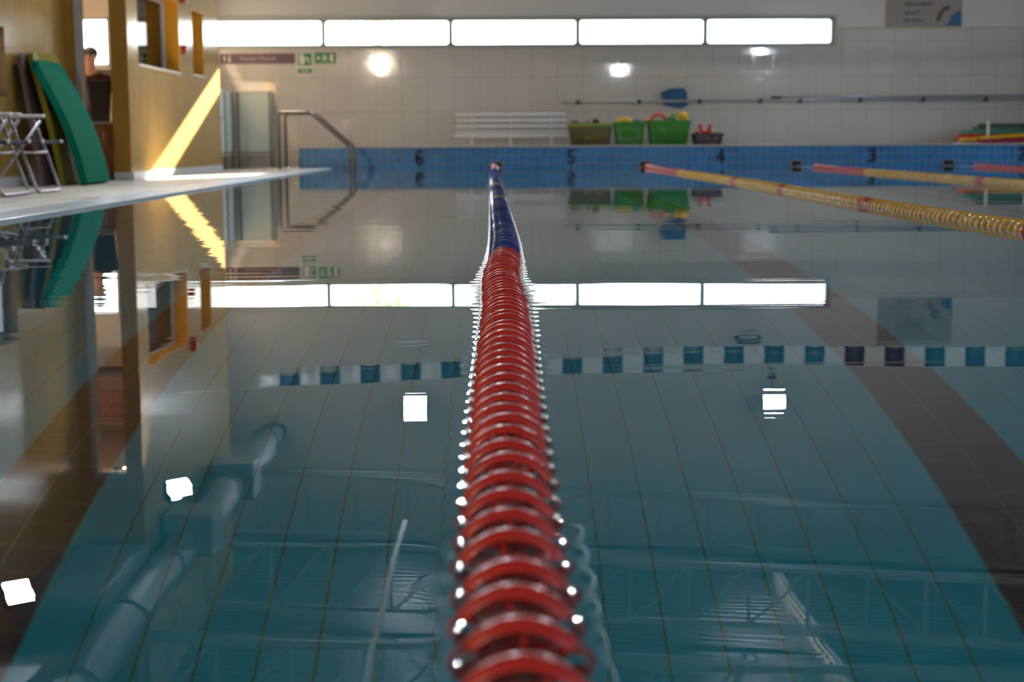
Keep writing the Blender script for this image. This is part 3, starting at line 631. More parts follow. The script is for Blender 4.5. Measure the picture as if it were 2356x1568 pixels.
# ------------------------------------------------------------------ signs on the far wall
def sign_text(txt, size, col_m, parent, x, y, z, name, bold=0):
    vs, fs = text_mesh(txt, size, lambda c: Vector((x + c.x, y - c.z, z + c.y)), .001); mb = MB().add(vs, fs)
    if bold: mb.add([v + Vector((bold, -.0003, 0)) for v in vs], fs)
    return mb.build(name, col_m, parent)
sw = M('sign_white', (.66, .62, .60), .6)
t = thing('changing_room_sign', 'long dark purple sign with pale lettering under the far window', 'sign', (-4.35, YF - .012, 1.948))
MB().box((-.675, -.004, -.092), (.675, .01, .092), bev=.003).build('board', M('dark_purple', (.065, .035, .065), .5), t)
mb = MB()
for z in (-.087, .081): mb.box((-.45, -.0055, z), (.25, -.003, z + .006))
mb.build('magenta_edge', M('magenta', (.30, .02, .08), .5), t)
mb = MB()
for cx in (-.60, -.51):   # two little figures
    mb.ball((cx, -.006, .055), .016, seg=10, rings=6); s_ = 1 if cx < -.55 else -1
    mb.prism([(cx - .026, .032), (cx + .026, .032), (cx + .010, -.06), (cx - .010, -.06)] if s_ > 0 else [(cx - .012, .032), (cx + .012, .032), (cx + .024, -.06), (cx - .024, -.06)], lambda u, v, d: Vector((u, -.006 + d, v)), .003)
mb.build('figure_symbol', sw, t)
sign_text('Vestuari Masculí', .10, M('sign_text', (.36, .30, .34), .6), t, 0, -.005, 0, 'lettering', .003)
gr_m = M('sign_green', (.012, .17, .06), .5)
t = thing('first_aid_sign', 'square green and white safety sign above a small green strip', 'sign', (-3.49, YF - .012, 1.87))
MB().box((-.15, .0, -.22), (.15, .01, .20), bev=.003).build('board', sw, t)
mb = MB(); mb.box((-.125, -.003, -.05), (.125, .001, .175)); mb.box((-.13, -.003, -.19), (.13, .001, -.10)); mb.build('green_field', gr_m, t)
mb = MB(); P_ = lambda poly: mb.prism(poly, lambda u, v, d: Vector((u, -.006 + d, v)), .003)
P_([(-.10, .15), (-.03, .16), (.0, .10), (.01, .02), (-.02, -.03), (-.08, -.03), (-.10, .04)]); P_([(.01, .11), (.06, .09), (.09, .04), (.08, -.01), (.06, .0), (.055, .05), (.02, .07)]); P_([(-.08, -.125), (.08, -.125), (.08, -.135), (-.08, -.135)]); P_([(-.06, -.15), (.06, -.15), (.06, -.165), (-.06, -.165)])
mb.build('pictogram', sw, t)
t = thing('emergency_exit_sign', 'small wide green exit sign with a running figure, right of the square sign', 'sign', (-3.12, YF - .012, 1.955))
MB().box((-.19, 0, -.095), (.19, .01, .095), bev=.003).build('board', gr_m, t)
mb = MB(); P_([(.09, -.07), (.15, -.07), (.15, .07), (.09, .07)]); mb.ball((-.0, -.005, .055), .015, seg=10, rings=6)
P_([(-.03, .04), (.01, .04), (.03, .0), (.06, .01), (.06, -.005), (.025, -.02), (.01, .0), (.0, -.03), (.03, -.06), (.015, -.07), (-.025, -.03), (-.05, -.06), (-.065, -.05), (-.03, -.01), (-.02, .01), (-.05, .01), (-.05, .025)])
P_([(-.16, .0), (-.12, .04), (-.12, .015), (-.085, .015), (-.085, -.015), (-.12, -.015), (-.12, -.04)]); mb.build('running_figure', sw, t)
# large notice at upper right
t = thing('wall_notice', 'large grey notice with dark lines of text and a round blue emblem', 'notice', (7.8, YF - .012, 2.93))
MB().box((-.70, 0, -.46), (.70, .01, .46), bev=.003).build('board', M('notice_board', (.30, .27, .25), .6), t)
mb = MB(); tm = M('notice_text', (.10, .10, .13), .7)
for z, segs in ((-.36, (.10, .09, .12)), (-.325, (.12, .14)), (-.23, (.07, .12)), (-.195, (.15, .12)), (-.07, (.14, .10, .20)), (-.04, (.2, .3)), (.04, (.1, .15, .2)), (.08, (.3, .1)), (.12, (.2, .2, .1)), (.20, (.3, .2)), (.27, (.15, .2, .12)), (.34, (.4, .1))):
    x = -.36
    for w_ in segs: mb.box((x, -.002, z - .012), (x + w_, .001, z + .012)); x += w_ + .03
mb.build('printed_text', tm, t)
mb = MB(); cx, cz = .52, -.36
pts = [(cx + .30 * math.cos(a), cz + .30 * math.sin(a)) for a in np.linspace(PI / 2 + .2, PI, 12)]; ipt = [(cx + .22 * math.cos(a), cz + .22 * math.sin(a)) for a in np.linspace(PI, PI / 2 + .2, 12)]
for i in range(11): P_([pts[i], pts[i + 1], ipt[10 - i], ipt[11 - i]])
mb.build('emblem_ring', tm, t)
mb = MB(); P_([(cx - .16, -.44), (cx - .05, -.38), (cx - .03, -.28), (cx + .08, -.20), (cx + .15, -.16), (cx + .16, -.44)]); mb.build('emblem_centre', M('emblem_blue', (.03, .13, .26), .6), t)

# ------------------------------------------------------------------ barre / pole rack on the far wall
t = thing('wall_rail', 'long grey steel rail on dark brackets along the far wall', 'rail', (7.5, YF - .12, 1.15))
rz_ = lambda x: 1.143 + .003 * (x - 1.2)
MB().tube([(1.2 - 7.5, 0, rz_(1.2) - 1.15), (13.8 - 7.5, 0, rz_(13.8) - 1.15)], .024, 10).build('rail_tube', M_grey, t)
for x in (1.48, 2.60, 3.71, 4.82, 5.55, 6.65, 7.80, 8.95, 10.1, 11.2, 12.3):
    mb = MB(); mb.box((x - 7.5 - .03, -.03, -.045 + rz_(x) - 1.15), (x - 7.5 + .03, .12, .03 + rz_(x) - 1.15), bev=.008); mb.build('bracket', M('bracket_dark', (.03, .035, .03), .5), t)
t = thing('cleaning_pole', 'pale blue-grey pole lying on the wall rail brackets at the right', 'pole', (8.9, YF - .10, 1.21))
MB().tube([(5.1 - 8.9, 0, -.005), (12.6 - 8.9, 0, .02)], .017, 10).build('pole_shaft', M('pale_blue_metal', (.28, .33, .42), .35, .6), t); MB().tube([(5.02 - 8.9, 0, -.005), (5.2 - 8.9, 0, -.004)], .024, 10).build('grip', M_black, t)
t = thing('blue_net', 'blue leaf skimmer net hanging behind the wall rail above the green basket', 'net', (3.25, YF - .06, 1.2))
mb = MB(); mb.prism([(-.24, .09), (-.10, .15), (.16, .17), (.20, .12), (.22, -.14), (.12, -.19), (-.18, -.12), (-.22, -.02)], lambda u, v, d: Vector((u, d - .02, v)), .05); mb.build('net_bag', M('blue_net_cloth', (.02, .11, .26), .7, noise=(20, .2)), t)
mb = MB(); mb.tube([Vector((u, .0, v)) for u, v in [(-.24, .09), (-.10, .155), (.16, .175), (.21, .12), (.23, -.14)]], .014, 8); mb.build('hoop', M('navy_hoop', (.012, .04, .11), .5), t)

# ------------------------------------------------------------------ slatted bench
t = thing('slatted_bench', 'white slatted bench with a backrest against the far wall', 'bench', (.265, 27.4, .345))
for z in (.575, .47, .365, .26): MB().box((-.99, -.02 + .15, z - .030), (.99, .01 + .15, z + .030), bev=.006).build('back_slat', M_white, t)
for yy in (-.26, -.15, -.04): MB().box((-1.02, yy - .045, .165), (1.02, yy + .045, .215), bev=.008).build('seat_slat', M_white, t)
for x in (-.72, -.015, .715):
    mb = MB(); mb.box((x - .02, .165, 0), (x + .02, .20, .60), bev=.004); mb.build('back_support', M_white, t)
    MB().box((x - .02, -.27, .01), (x + .02, -.23, .165), bev=.004).build('leg', M_white, t)

# ------------------------------------------------------------------ baskets with toys
def basket(label, x0, x1, y0, y1, z1, m, n=12, rim=.035, zb=.347, group=None, m2=None):
    cx, cy = (x0 + x1) / 2, (y0 + y1) / 2; t = thing('toy_basket', label, 'basket', (cx, cy, zb)); h = z1 - zb; hx, hy = (x1 - x0) / 2, (y1 - y0) / 2; tp = .84
    mb = MB()
    def ring(z, w, th):
        s = tp + (1 - tp) * z / h
        for sx in (-1, 1): mb.box((sx * hx * s - th / 2, -hy * s, z - w / 2), (sx * hx * s + th / 2, hy * s, z + w / 2))
        for sy in (-1, 1): mb.box((-hx * s, sy * hy * s - th / 2, z - w / 2), (hx * s, sy * hy * s + th / 2, z + w / 2))
    nz = max(5, int(h / .035))
    for i in range(1, nz): ring(h * i / nz, .017, .007)
    def post(ax, ay):
        mb.tube([(ax * tp, ay * tp, .01), (ax, ay, h)], .0085, 5)
    nx = int(hx * 2 / .035); ny = int(hy * 2 / .04)
    for i in range(nx + 1):
        for sy in (-1, 1): post(-hx + 2 * hx * i / nx, sy * hy)
    for i in range(ny + 1):
        for sx in (-1, 1): post(sx * hx, -hy + 2 * hy * i / ny)
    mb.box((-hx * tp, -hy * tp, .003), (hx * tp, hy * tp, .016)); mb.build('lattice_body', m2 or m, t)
    mb = MB(); w_ = rim; s = 1.0
    for sx in (-1, 1): mb.box((sx * hx - .012, -hy - .012, h - w_), (sx * hx + .012, hy + .012, h), bev=.004)
    for sy in (-1, 1): mb.box((-hx - .012, sy * hy - .012, h - w_), (hx + .012, sy * hy + .012, h), bev=.004)
    mb.build('rim', m, t); return t
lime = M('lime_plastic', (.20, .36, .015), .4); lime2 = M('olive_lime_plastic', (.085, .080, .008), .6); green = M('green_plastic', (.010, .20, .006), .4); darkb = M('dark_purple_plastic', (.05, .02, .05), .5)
b1 = basket('low lime green lattice basket right beside the white bench', 1.27, 2.03, 26.75, 27.2, .735, lime, m2=lime2)
b2 = basket('round-shouldered green basket between the lime one and the tallest one', 2.09, 2.60, 26.75, 27.2, .765, green, rim=.06)
b3 = basket('tall green basket heaped with toys under the blue net', 2.68, 3.40, 26.75, 27.2, .785, green, rim=.06)
b4 = basket('low dark basket with a red ring, rightmost of the toy baskets', 3.48, 3.98, 26.75, 27.2, .56, darkb)
def tb(name, label, cat, mb, m, group=None): o = mb.build(name, m); return props(o, label, cat, group)
mar = M('maroon_rubber', (.10, .005, .012), .4); ye = M('yellow_foam', (.60, .34, .01), .5); rd = M('red_foam', (.60, .015, .02), .5); orr = M('coral_foam', (.60, .11, .05), .5); bl = M('navy_foam', (.015, .05, .13), .5); tl = M('teal_foam', (.015, .25, .20), .5); mg = M('magenta_foam', (.30, .01, .08), .5); lg = M('light_green_foam', (.22, .32, .03), .5)
ballm = lambda x, y, z, r, **k: MB().ball((x, y, z), r, **k)
tb('toy_ball', 'dark maroon ball at the left end of the lime basket', 'ball', ballm(1.36, 26.95, .74, .055), mar)
tb('toy_ball', 'dark maroon ball on top of the middle of the lime basket', 'ball', ballm(1.75, 26.95, .755, .075), mar)
tb('toy_dumbbell', 'maroon water dumbbell lying across the lime basket', 'dumbbell', MB().tube([(1.42, 26.95, .74), (1.45, 26.95, .74), (1.46, 26.95, .735), (1.60, 26.95, .735), (1.61, 26.95, .74), (1.64, 26.95, .74)], [.05, .05, .018, .018, .05, .05], 12), mar)
tb('toy_ball', 'yellow ball low inside the lime basket, left one', 'ball', ballm(1.60, 26.86, .46, .065), ye)
tb('toy_ball', 'yellow ball low inside the lime basket, right one', 'ball', ballm(1.80, 26.88, .47, .085, sc=(1.2, .8, .7)), ye)
tb('pull_buoy', 'orange pull buoy inside the lime basket', 'buoy', MB().tube([(1.42, 26.9, .47), (1.50, 26.9, .47), (1.53, 26.9, .47), (1.61, 26.9, .47)], [.05, .055, .05, .04], 12), M('brown_foam', (.25, .10, .02), .6))
tb('toy_ring', 'domed yellow float on top of the second basket', 'float', ballm(2.27, 26.98, .765, .16, sc=(1, .8, .55)), ye)
tb('toy_ball', 'navy blue float beside the domed yellow float', 'ball', ballm(2.48, 26.95, .75, .09, sc=(1.2, .8, .6)), bl)
tb('toy_ball', 'light green oval float inside the second basket', 'float', ballm(2.34, 26.88, .58, .14, sc=(1.1, .5, .7)), lg)
tb('toy_ring', 'small yellow float between second and third baskets', 'float', ballm(2.66, 27.1, .79, .06, sc=(1.3, 1, .5)), ye)
tb('toy_arch', 'coral arched float at the left of the heaped basket', 'float', MB().tube([(2.86 + .13 * math.cos(a), 26.95, .78 + .12 * math.sin(a)) for a in np.linspace(0, PI, 12)], .032, 10), orr)
tb('toy_ball', 'teal float behind the coral arch on the heaped basket', 'float', ballm(3.06, 27.02, .79, .08, sc=(1, 1, .9)), tl)
tb('toy_fish', 'lime green frog-like float standing up in the heaped basket', 'float', MB().ball((3.13, 26.97, .85), .05, sc=(.8, .6, 1.6)).tube([(3.07, 26.97, .90), (3.13, 26.97, .86), (3.21, 26.97, .92)], .014, 8), lg)
tb('toy_ball', 'small dark red ball on the heaped basket', 'ball', ballm(3.13, 26.92, .775, .045), mar)
tb('toy_disc', 'mustard yellow disc leaning at the right of the heaped basket', 'disc', MB().lathe([(0, -.02), (.09, -.02), (.1, 0), (.09, .02), (0, .02)], Matrix.Translation((3.30, 26.96, .85)) @ Matrix.Rotation(.5, 4, 'Y') @ Matrix.Rotation(1.25, 4, 'X'), 24), ye)
tb('toy_ball', 'coral ball inside the heaped green basket at the left', 'ball', ballm(2.78, 26.86, .70, .05), orr)
tb('toy_ball', 'green float inside the heaped green basket', 'float', ballm(2.88, 26.88, .56, .11, sc=(1, .6, 1)), lg)
tb('toy_ball', 'orange float inside the heaped green basket at the right', 'float', ballm(3.22, 26.87, .64, .05, sc=(.7, .6, 1.4)), orr)
tb('toy_ring', 'bright red horseshoe float standing on the dark basket', 'float', MB().tube([(3.68 + .085 * math.cos(a), 26.9, .68 + .11 * math.sin(a)) for a in np.linspace(-PI - .35, .35, 14)], .032, 10), rd)
tb('toy_ball', 'lime green float at the right of the dark basket', 'float', ballm(3.82, 26.98, .57, .08, sc=(1.1, .8, .8)), lg)
tb('toy_ball', 'magenta ball in the dark basket', 'ball', ballm(3.80, 26.9, .53, .06), mg)
tb('toy_ball', 'orange red ball at the left of the dark basket', 'ball', ballm(3.54, 26.92, .56, .045), orr)

# ------------------------------------------------------------------ kickboard rack at far right
t = thing('float_rack', 'white post rack holding stacked coloured floats at the far right', 'rack', (9.1, 27.2, .345))
for x in (-.37, .33, 1.03, 1.73): MB().box((x - .022, -.21, 0), (x + .022, -.17, .415), bev=.004).build('post', M_white, t)
MB().box((-.85, -.16, .015), (1.8, .30, .035)).build('shelf', M_white, t)
for i, (x0, x1, z, m, l) in enumerate([(-.84, .9, .045, mg, 'magenta mat'), (-.80, 1.5, .11, rd, 'red mat'), (-.74, 1.5, .165, M('rust_foam', (.35, .05, .01), .6), 'rust red mat'), (-.72, 1.5, .225, tl, 'teal mat'), (-.52, 1.2, .285, M('grey_green_foam', (.07, .10, .07), .6), 'grey green mat'), (-.42, 1.4, .340, M('dark_green_foam', (.03, .07, .04), .6), 'dark green mat')]):
    o = MB().box((x0, -.14, z - .026), (x1, .26, z + .026), bev=.012).build('foam_mat', m); o.location = (9.1, 27.2, .345); props(o, '%s %s' % (l, ['lowest in the rack', 'second from the bottom of the rack', 'under the teal one in the rack', 'in the upper half of the rack', 'above the teal one in the rack', 'topmost in the rack'][i]), 'float mat', 'floats stacked in the rack')
for a, b_, m, l in (((-.88, -.20, .07), (-.45, -.20, .10), ye, 'yellow foam noodle end sticking out of the rack'), ((-.52, -.24, .10), (.9, -.24, .20), ye, 'long yellow foam noodle slanting across the rack'), ((-.5, -.245, .05), (.9, -.245, .07), mg, 'magenta foam noodle lying low across the rack')):
    o = MB().tube([a, b_], .032, 12).build('foam_noodle', m); o.location = (9.1, 27.2, .345); props(o, l, 'noodle')

# ------------------------------------------------------------------ yellow wall fittings
t = thing('fire_alarm_button', 'small red call button on the yellow wall between the windows', 'alarm', (XY, 22.12, 1.76)); MB().box((0, -.06, -.06), (.05, .06, .06), bev=.008).build('case', M('alarm_red', (.32, .012, .02), .4), t); MB().box((.05, -.03, -.03), (.054, .03, .03)).build('push_plate', sw, t)
t = thing('fire_alarm_sounder', 'red alarm sounder with a white beacon above the call button', 'alarm', (XY, 22.12, 2.53)); MB().box((0, -.07, -.11), (.07, .07, .10), bev=.012).build('case', MATS['alarm_red'], t); MB().ball((.08, 0, .03), .03, seg=12, rings=8).build('beacon', sw, t)
t = thing('door_lever', 'steel lever handle at the far end of the yellow wall', 'handle', (XY, 24.7, .82)); MB().lathe([(0, 0), (.028, 0), (.028, .012), (0, .012)], Matrix.Rotation(PI / 2, 4, 'Y'), 20).build('rosette', M_steel, t); MB().tube([(.01, 0, 0), (.07, 0, 0), (.075, .02, 0), (.075, .12, 0)], .010, 10).build('lever', M_steel, t)

# ------------------------------------------------------------------ leaning mats
def mat_slab(label, base_x, top_x, y0, y1, ln_z, th, m, holes=False, bulge=0.0, grp=None):
    t = thing('foam_mat', label, 'mat', (base_x, (y0 + y1) / 2, DL + .002), grp); h = ln_z; dx = top_x - base_x; hy = (y1 - y0) / 2
    n = Vector((h, 0, -dx)).normalized(); nv, nh = 48, 10; R = .12
    front = []; 
    for i in range(nv + 1):
        v = i / nv
        for j in range(nh + 1):
            u = -1 + 2 * j / nh
            # rounded top corners
            lim = 1.0
            zz = v * h; over = zz - (h - R)
            if over > 0: lim = (hy - R + math.sqrt(max(R * R - over * over, 0))) / hy
            c = Vector((dx * v + bulge * math.sin(PI * v), u * hy * lim, zz)); front.append(c)
    vs = [p + n * th / 2 for p in front] + [p - n * th / 2 for p in front]; W_ = nh + 1; o_ = len(front); fs = []
    for i in range(nv):
        for j in range(nh):
            q = (i * W_ + j, i * W_ + j + 1, (i + 1) * W_ + j + 1, (i + 1) * W_ + j); fs.append(q); fs.append(tuple(k + o_ for k in q[::-1]))
    per = [j for j in range(W_)] + [i * W_ + nh for i in range(1, nv + 1)] + [nv * W_ + j for j in range(nh - 1, -1, -1)] + [i * W_ for i in range(nv - 1, 0, -1)]
    for k in range(len(per)): a_, b2_ = per[k], per[(k + 1) % len(per)]; fs.append((a_, a_ + o_, b2_ + o_, b2_))
    zmin = min(v.z for v in vs); vs = [v - Vector((0, 0, zmin)) for v in vs]
    mb = MB(); mb.add(vs, fs, 0, False); mb.build('foam_slab', m, t)
    if holes:
        for v in (.18, .42, .64, .84):
            c = Vector((dx * v + bulge * math.sin(PI * v), -hy + .085, v * h - zmin)) + n * (th / 2 + .001)
            mt = Matrix.Translation(c) @ n.to_track_quat('Z', 'Y').to_matrix().to_4x4() @ Matrix.Diagonal((1.5, .6, 1, 1))
            MB().lathe([(0, 0), (.03, 0), (.034, .003), (.036, 0)], mt, 16).build('hand_hole', M('hole_dark', (.002, .02, .018), .8), t)
    return t
mat_slab('dark green foam mat with hand holes, front of the leaning mats', -4.53, -5.05, 16.70, 17.70, 1.34, .08, M('green_foam', (.002, .105, .062), .85, spec=.03, noise=(6, .08)), True, .075)
mat_slab('olive yellow foam mat leaning between the green and the dull purple mats', -4.80, -5.12, 16.85, 17.85, 1.455, .06, M('olive_foam', (.17, .15, .01), .6, spec=.15), False, .02)
mat_slab('dull purple foam mat leaning closest to the wall', -4.98, -5.19, 16.70, 17.65, 1.43, .045, M('purple_foam', (.09, .05, .05), .6), False, .0)

# ------------------------------------------------------------------ folding armchairs
def chair_proto(label, loc):
    t = thing('folding_armchair', label, 'chair', loc, 'folding armchairs on the left deck')
    al = M('aluminium_tube', (.30, .30, .32), .35, .8); W_ = .33
    def tb_(pts, name, r=.012, m=al): return MB().tube(bend(pts, .05), r, 10).build(name, m, t)
    # front leg frame: two legs joined by a floor bar ; rear leg frame crossing it
    tb_([(-.23, -W_, .63), (-.02, -W_, .0125), (-.02, W_, .0125), (-.23, W_, .63)], 'leg_frame')
    tb_([(-.16, -W_ + .03, .61), (-.62, -W_ + .03, .0125), (-.62, W_ - .03, .0125), (-.16, W_ - .03, .61)], 'rear_leg_frame')
    MB().tube([(-.125, -W_, .34), (-.125, W_, .34)], .010, 8).build('cross_bar', al, t)
    for s in (-1, 1):
        MB().box((-.62, s * W_ - .028, .635), (-.13, s * W_ + .028, .665), bev=.010).build('armrest', M('pale_grey_plastic', (.50, .50, .50), .35), t)
        tb_([(0.02, s * (W_ - .06), .43), (-.46, s * (W_ - .06), .41)], 'seat_rail', .012, M('navy_tube', (.01, .012, .025), .4))
        MB().ball((.022, s * (W_ - .06), .43), .016, seg=10, rings=6).build('end_cap', MATS['pale_grey_plastic'], t)
        tb_([(-.42, s * (W_ - .03), .38), (-.62, s * (W_ - .03), 1.02)], 'back_post')
    MB().box((-.46, -W_ + .07, .412), (.0, W_ - .07, .428), bev=.004).build('seat', M('navy_sling', (.010, .014, .035), .8), t)
    MB().box((-.60, -W_ + .05, .70), (-.585, W_ - .05, 1.0), rot=Matrix.Rotation(-.28, 3, 'Y')).build('backrest', MATS['navy_sling'], t)
    for ch in t.children: ch.data.transform(Matrix.Scale(1.08, 4))
    return t
cp = chair_proto('folding armchair with grey armrests and dark seat, farther of the two', (-4.12, 14.08, -.018))
c2 = copy_tree(cp); c2.location = (-4.15, 13.20, -.018); c2['label'] = 'folding armchair cut by the left edge, nearer of the two'

# ------------------------------------------------------------------ office contents
wood = M('orange_brown_wood', (.24, .09, .012), .5, noise=(5, .2))
t = thing('office_counter', 'low orange-brown wooden counter in the tall opening', 'counter', (-4.88, 19.25, DL))
MB().box((-.25, -.16, .005), (.16, .22, .69)).build('carcass', wood, t); MB().box((-.26, -.19, .69), (.16, .25, .72), bev=.005).build('worktop', M('grey_worktop', (.32, .27, .24), .4), t)
mb = MB(); mb.box((-.15, -.172, .03), (.15, -.16, .67)); dd = mb.build('door', wood, t); MB().tube(bend([(-.02, -.172, .60), (-.02, -.20, .60), (-.02, -.20, .50), (-.02, -.172, .50)], .01), .006, 8).build('handle', M_steel, dd)
t = thing('wooden_cabinet', 'tall tan wooden cabinet seen through the first yellow wall window', 'cabinet', (-5.04, 22.5, DL))
MB().box((-.14, -.25, 0), (.12, .25, 2.5), bev=.005).build('body', M('tan_wood', (.50, .34, .15), .5), t); MB().box((-.03, -.256, 1.35), (.02, -.25, 2.35)).build('dark_strip', M('rust_wood', (.30, .09, .01), .5), t)
t = thing('shelf_unit', 'dark wall shelf high inside the office', 'shelf', (-5.87, 24.0, 3.2)); MB().box((-.75, -.2, 0), (.7, .6, .06)).build('shelf_board', M_black, t); MB().box((-.5, -.15, .06), (.4, .3, .30), bev=.01).build('box', M('brown_box', (.2, .13, .1), .7), t)
t = thing('pink_wall_panel', 'brownish pink partition panel hanging in the office', 'panel', (-6.15, 24.6, 3.64)); MB().box((-.9, -.05, -.25), (.5, .02, .45), bev=.01).build('panel_board', M('pink_brown', (.36, .17, .11), .6), t)
t = thing('office_chair', 'black chair with a chrome frame behind the counter', 'chair', (-5.11, 20.0, DL))
MB().box((-.20, -.02, .74), (.07, .02, 1.27), bev=.015, rot=Matrix.Rotation(.18, 3, 'X')).build('backrest', M('black_upholstery', (.008, .008, .009), .9, spec=.1), t); MB().box((-.24, -.05, .56), (.12, .40, .62), bev=.02).build('seat', M_black, t)
MB().tube(bend([(.09, .02, .60), (.075, -.03, .75), (.10, -.05, 1.0), (.135, -.10, 1.24)], .08), .010, 8).build('frame_tube', M_steel, t); MB().ball((.135, -.10, 1.245), .018, seg=10, rings=6).build('end_knob', M_steel, t)
for x, y in ((-.2, 0), (.1, 0), (-.2, .36), (.1, .36)): MB().tube([(x, y, .0), (x, y, .57)], .011, 8).build('leg', M_steel, t)

t = thing('dark_backdrop', 'dark backdrop shaped as a low bookcase, added under the office window', 'bookcase', (-6.8, 24.6, DL)); MB().box((-.8, -.2, 0), (1.0, .18, 1.62), bev=.01).build('carcass', M('backdrop_brown', (.035, .018, .018), .6), t)  # dark backdrop added to darken the zone below the window
mb = MB()
for z in (.5, 1.0): MB().box((-.78, -.215, z), (.98, -.2, z + .03)).build('shelf', M('backdrop_brown', (.03, .02, .02)), t)
# ------------------------------------------------------------------ person at the desk behind the counter
def skin_obj(name, verts, edges, radii, m, parent, root=0, sub=2):
    me = bpy.data.meshes.new(name); me.from_pydata(verts, edges, []); o = bpy.data.objects.new(name, me); C.objects.link(o)
    o.parent = parent; sm = o.modifiers.new('skin', 'SKIN'); sm.use_smooth_shade = True
    for i, r in enumerate(radii):
        sv = me.skin_vertices[0].data[i]; sv.radius = r if isinstance(r, tuple) else (r, r); sv.use_root = (i == root)
    ss = o.modifiers.new('sub', 'SUBSURF'); ss.levels = sub; ss.render_levels = sub
    dg = bpy.context.evaluated_depsgraph_get(); nm = bpy.data.meshes.new_from_object(o.evaluated_get(dg)); o.modifiers.clear(); o.data = nm
    nm.materials.clear(); nm.materials.append(m)
    for p in nm.polygons: p.use_smooth = True
    return o
skin_m = M('skin', (.52, .28, .19), .5, sss=.1)
t = thing('person', 'person in a dark red-brown top seated in the office behind the opening', 'person', (-5.50, 20.75, DL))
t.scale = (1.11, 1.11, 1.11); V_ = []; E_ = []; R_s = []
def add(p, r, par=None):
    V_.append(p); R_s.append(r); i = len(V_) - 1
    if par is not None: E_.append((par, i))
    return i
pel = add((0, 0, .80), (.15, .11)); sp1 = add((0, .0, .98), (.13, .10), pel); chs = add((.01, -.02, 1.15), (.15, .11), sp1); nk = add((.02, -.03, 1.29), .055, chs); hd0 = add((.03, -.05, 1.37), (.06, .07), nk); hd1 = add((.035, -.06, 1.45), (.075, .092), hd0); hd2 = add((.035, -.05, 1.53), (.062, .078), hd1)
for s in (-1, 1):
    sh = add((.02 + s * .19, -.02, 1.19), .055, chs); el = add((.03 + s * .25, -.12, .94), .04, sh); wr = add((.05 + s * .15, -.36, .93), .026, el); pm = add((.05 + s * .13, -.43, .92), (.036, .018), wr)
    for q in range(4): f1 = add((.05 + s * (.13 - .03 + q * .02), -.475, .915), .009, pm); f2 = add((.05 + s * (.13 - .032 + q * .021), -.505 - .004 * (q in (1, 2)), .900), .008, f1)
    th_ = add((.05 + s * .085, -.435, .915), .010, pm); add((.05 + s * .07, -.465, .905), .009, th_)
    hp = add((s * .10, .0, .74), .085, pel); kn = add((s * .12, -.38, .62), .06, hp); ak = add((s * .12, -.36, .12), .035, kn); add((s * .12, -.48, .06), (.035, .028), ak)
body = skin_obj('body', V_, E_, R_s, skin_m, t)
bmx = bmesh.new(); bmx.from_mesh(body.data)
def put(mb2, mi=0):
    vv = [bmx.verts.new(v) for v in mb2.v]
    for f in mb2.f:
        try: fa = bmx.faces.new([vv[i] for i in f]); fa.smooth = True
        except ValueError: pass
fm = MB(); fm.ball((.035, -.150, 1.445), .014, sc=(.8, 1.2, 1.5), seg=10, rings=6)
for s in (-1, 1): fm.ball((.035 + s * .078, -.05, 1.45), .022, sc=(.35, .8, 1.3), seg=10, rings=6)
put(fm); bmx.to_mesh(body.data); bmx.free()
mb = MB()
for s in (-1, 1): mb.ball((.035 + s * .03, -.139, 1.468), .010, seg=8, rings=6)
mb.build('eyes', M('eye_dark', (.02, .015, .012), .3), t)
MB().ball((.035, -.143, 1.405), .018, sc=(1, .3, .3), seg=10, rings=6).build('mouth', M('lips', (.35, .09, .08), .5), t)
hf = lambda p: Vector((p.x, p.y, max(p.z, -.02) if p.y < .02 else p.z)); MB().ball((.035, -.035, 1.50), .098, sc=(.92, 1.05, .82), fn=hf, seg=20, rings=12).build('hair', M('short_dark_hair', (.03, .018, .012), .6), t)
top = M('dark_redbrown_cloth', (.025, .010, .010), .9, spec=.1)
V2 = [(0, 0, .78), (0, 0, .98), (.01, -.02, 1.15), (.02, -.03, 1.265)]; E2 = [(0, 1), (1, 2), (2, 3)]; R2 = [(.165, .125), (.145, .115), (.165, .125), .068]
for s in (-1, 1):
    i = len(V2); V2 += [(.02 + s * .19, -.02, 1.19), (.03 + s * .25, -.12, .94), (.045 + s * .17, -.30, .933)]; E2 += [(2, i), (i, i + 1), (i + 1, i + 2)]; R2 += [.068, .053, .042]
skin_obj('sweater', V2, E2, R2, top, t)
V3 = [(0, 0, .80)]; E3 = []; R3 = [(.16, .12)]
for s in (-1, 1): i = len(V3); V3 += [(s * .10, 0, .74), (s * .12, -.38, .62), (s * .12, -.36, .15)]; E3 += [(0, i), (i, i + 1), (i + 1, i + 2)]; R3 += [.097, .073, .055]
skin_obj('trousers', V3, E3, R3, M('black_trousers', (.012, .012, .015), .8), t)
for s in (-1, 1): MB().box((s * .12 - .045, -.55, .0), (s * .12 + .045, -.31, .085), bev=.03).build('shoe', M_black, t)
t = thing('stool', 'dark high stool under the seated person', 'stool', (-5.50, 20.75, DL)); MB().lathe([(0, .66), (.18, .66), (.19, .69), (.17, .72), (0, .72)], None, 24).build('seat', M_black, t)
for k in range(4): a = PI / 4 + k * PI / 2; MB().tube([(.12 * math.cos(a), .12 * math.sin(a), .66), (.19 * math.cos(a), .19 * math.sin(a), 0)], .012, 8).build('leg', M_steel, t)
t = thing('desk', 'dark office desk in front of the seated person', 'desk', (-5.66, 20.2, DL)); MB().box((-.6, -.15, .84), (.2, .22, .87), bev=.004).build('desktop', M('dark_desk', (.06, .025, .02), .4), t)
for x in (-.58, .18): MB().box((x - .02, -.13, 0), (x + .02, .20, .84)).build('leg', M_black, t)
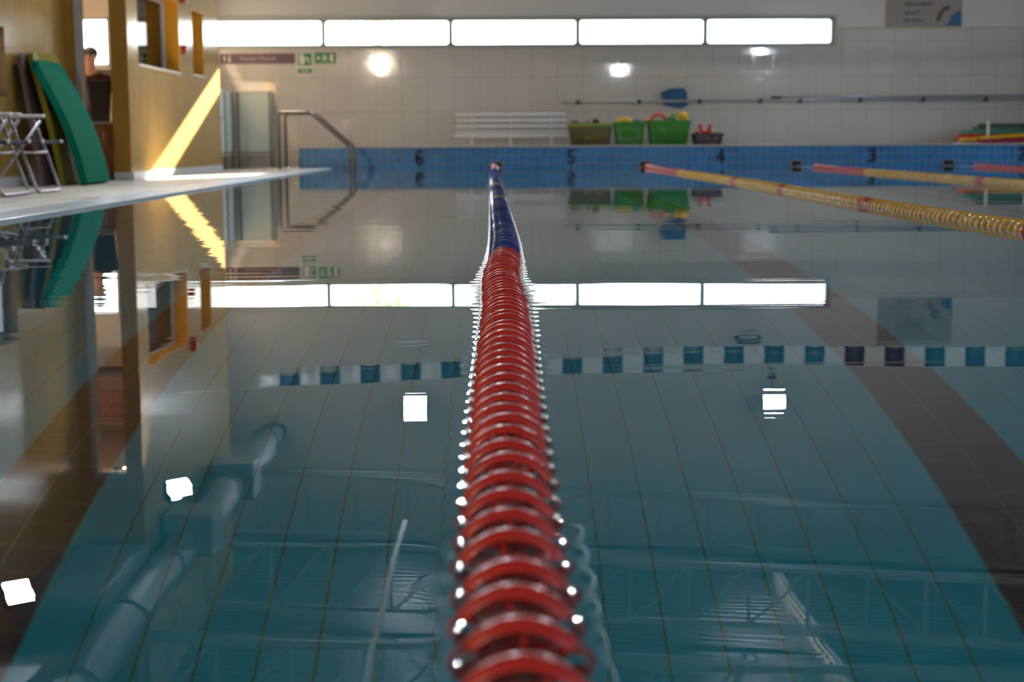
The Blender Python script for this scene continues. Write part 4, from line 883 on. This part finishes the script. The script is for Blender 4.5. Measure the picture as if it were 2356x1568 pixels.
t = thing('desk_monitor', 'black monitor on the desk beside the person', 'monitor', (-5.43, 20.16, .842)); MB().box((-.16, -.012, .06), (.10, .012, .30), bev=.006).build('screen', M_black, t); MB().box((-.09, -.06, .0), (.03, .06, .012)).build('stand', M_black, t); MB().box((-.04, -.01, .01), (-.02, .01, .08)).build('neck', M_black, t)

# ------------------------------------------------------------------ outside the windows
mb = MB(); mb.box((-80, YF + .3, -.5), (80, 120, -.3)); o = struct('ground_outside', mb, M('pale_ground', (.42, .38, .32), .9))
mb = MB(); mb.box((.1, 46, -.3), (9.195, 52, 9.5)); o = mb.build('outdoor_block', M('sun_block_white', (.85, .84, .80), .9)); props(o, 'added white sun-blocking mass outside, filling the middle far window panes', 'building')  # white block added outside to keep the sun off the ropes
mb = MB(); mb.box((9.2, 46, -.3), (22, 52, 9)); o = mb.build('outdoor_block', M('pale_render', (.42, .45, .50), .9)); props(o, 'pale building seen dimly through the rightmost window pane', 'building')
def tree(x, y, r, z, label, seedk):
    random.seed(seedk); t = thing('garden_tree', label, 'tree', (x, y, -.3), 'trees outside the window'); MB().tube([(0, 0, 0), (.1, 0, z * .6), (0, .1, z)], [.16, .12, .08], 8).build('trunk', M('bark', (.5, .46, .40), .9), t)
    mb = MB()
    for k in range(420):
        a, b_, q = random.uniform(0, 2 * PI), math.acos(random.uniform(-1, 1)), r * random.uniform(.4, 1) ; c = Vector((q * math.sin(b_) * math.cos(a), q * math.sin(b_) * math.sin(a), z + q * .7 * math.cos(b_)))
        d1 = Vector((random.uniform(-1, 1), random.uniform(-1, 1), random.uniform(-1, 1))).normalized() * .22; d2 = d1.cross(Vector((random.random(), random.random(), 1))).normalized() * .12
        mb.add([c - d1, c + d2, c + d1, c - d2], [(0, 1, 2, 3)])
    mb.build('crown', M('leaf_green', (.42, .58, .38), .6), t)
tree(-3.3, 42, 1.1, 4.7, 'green garden tree outside, seen in the second far window pane', 3)
tree(-12.5, 34, 1.6, 3.6, 'green garden tree outside the office windows', 4)
random.seed(9)
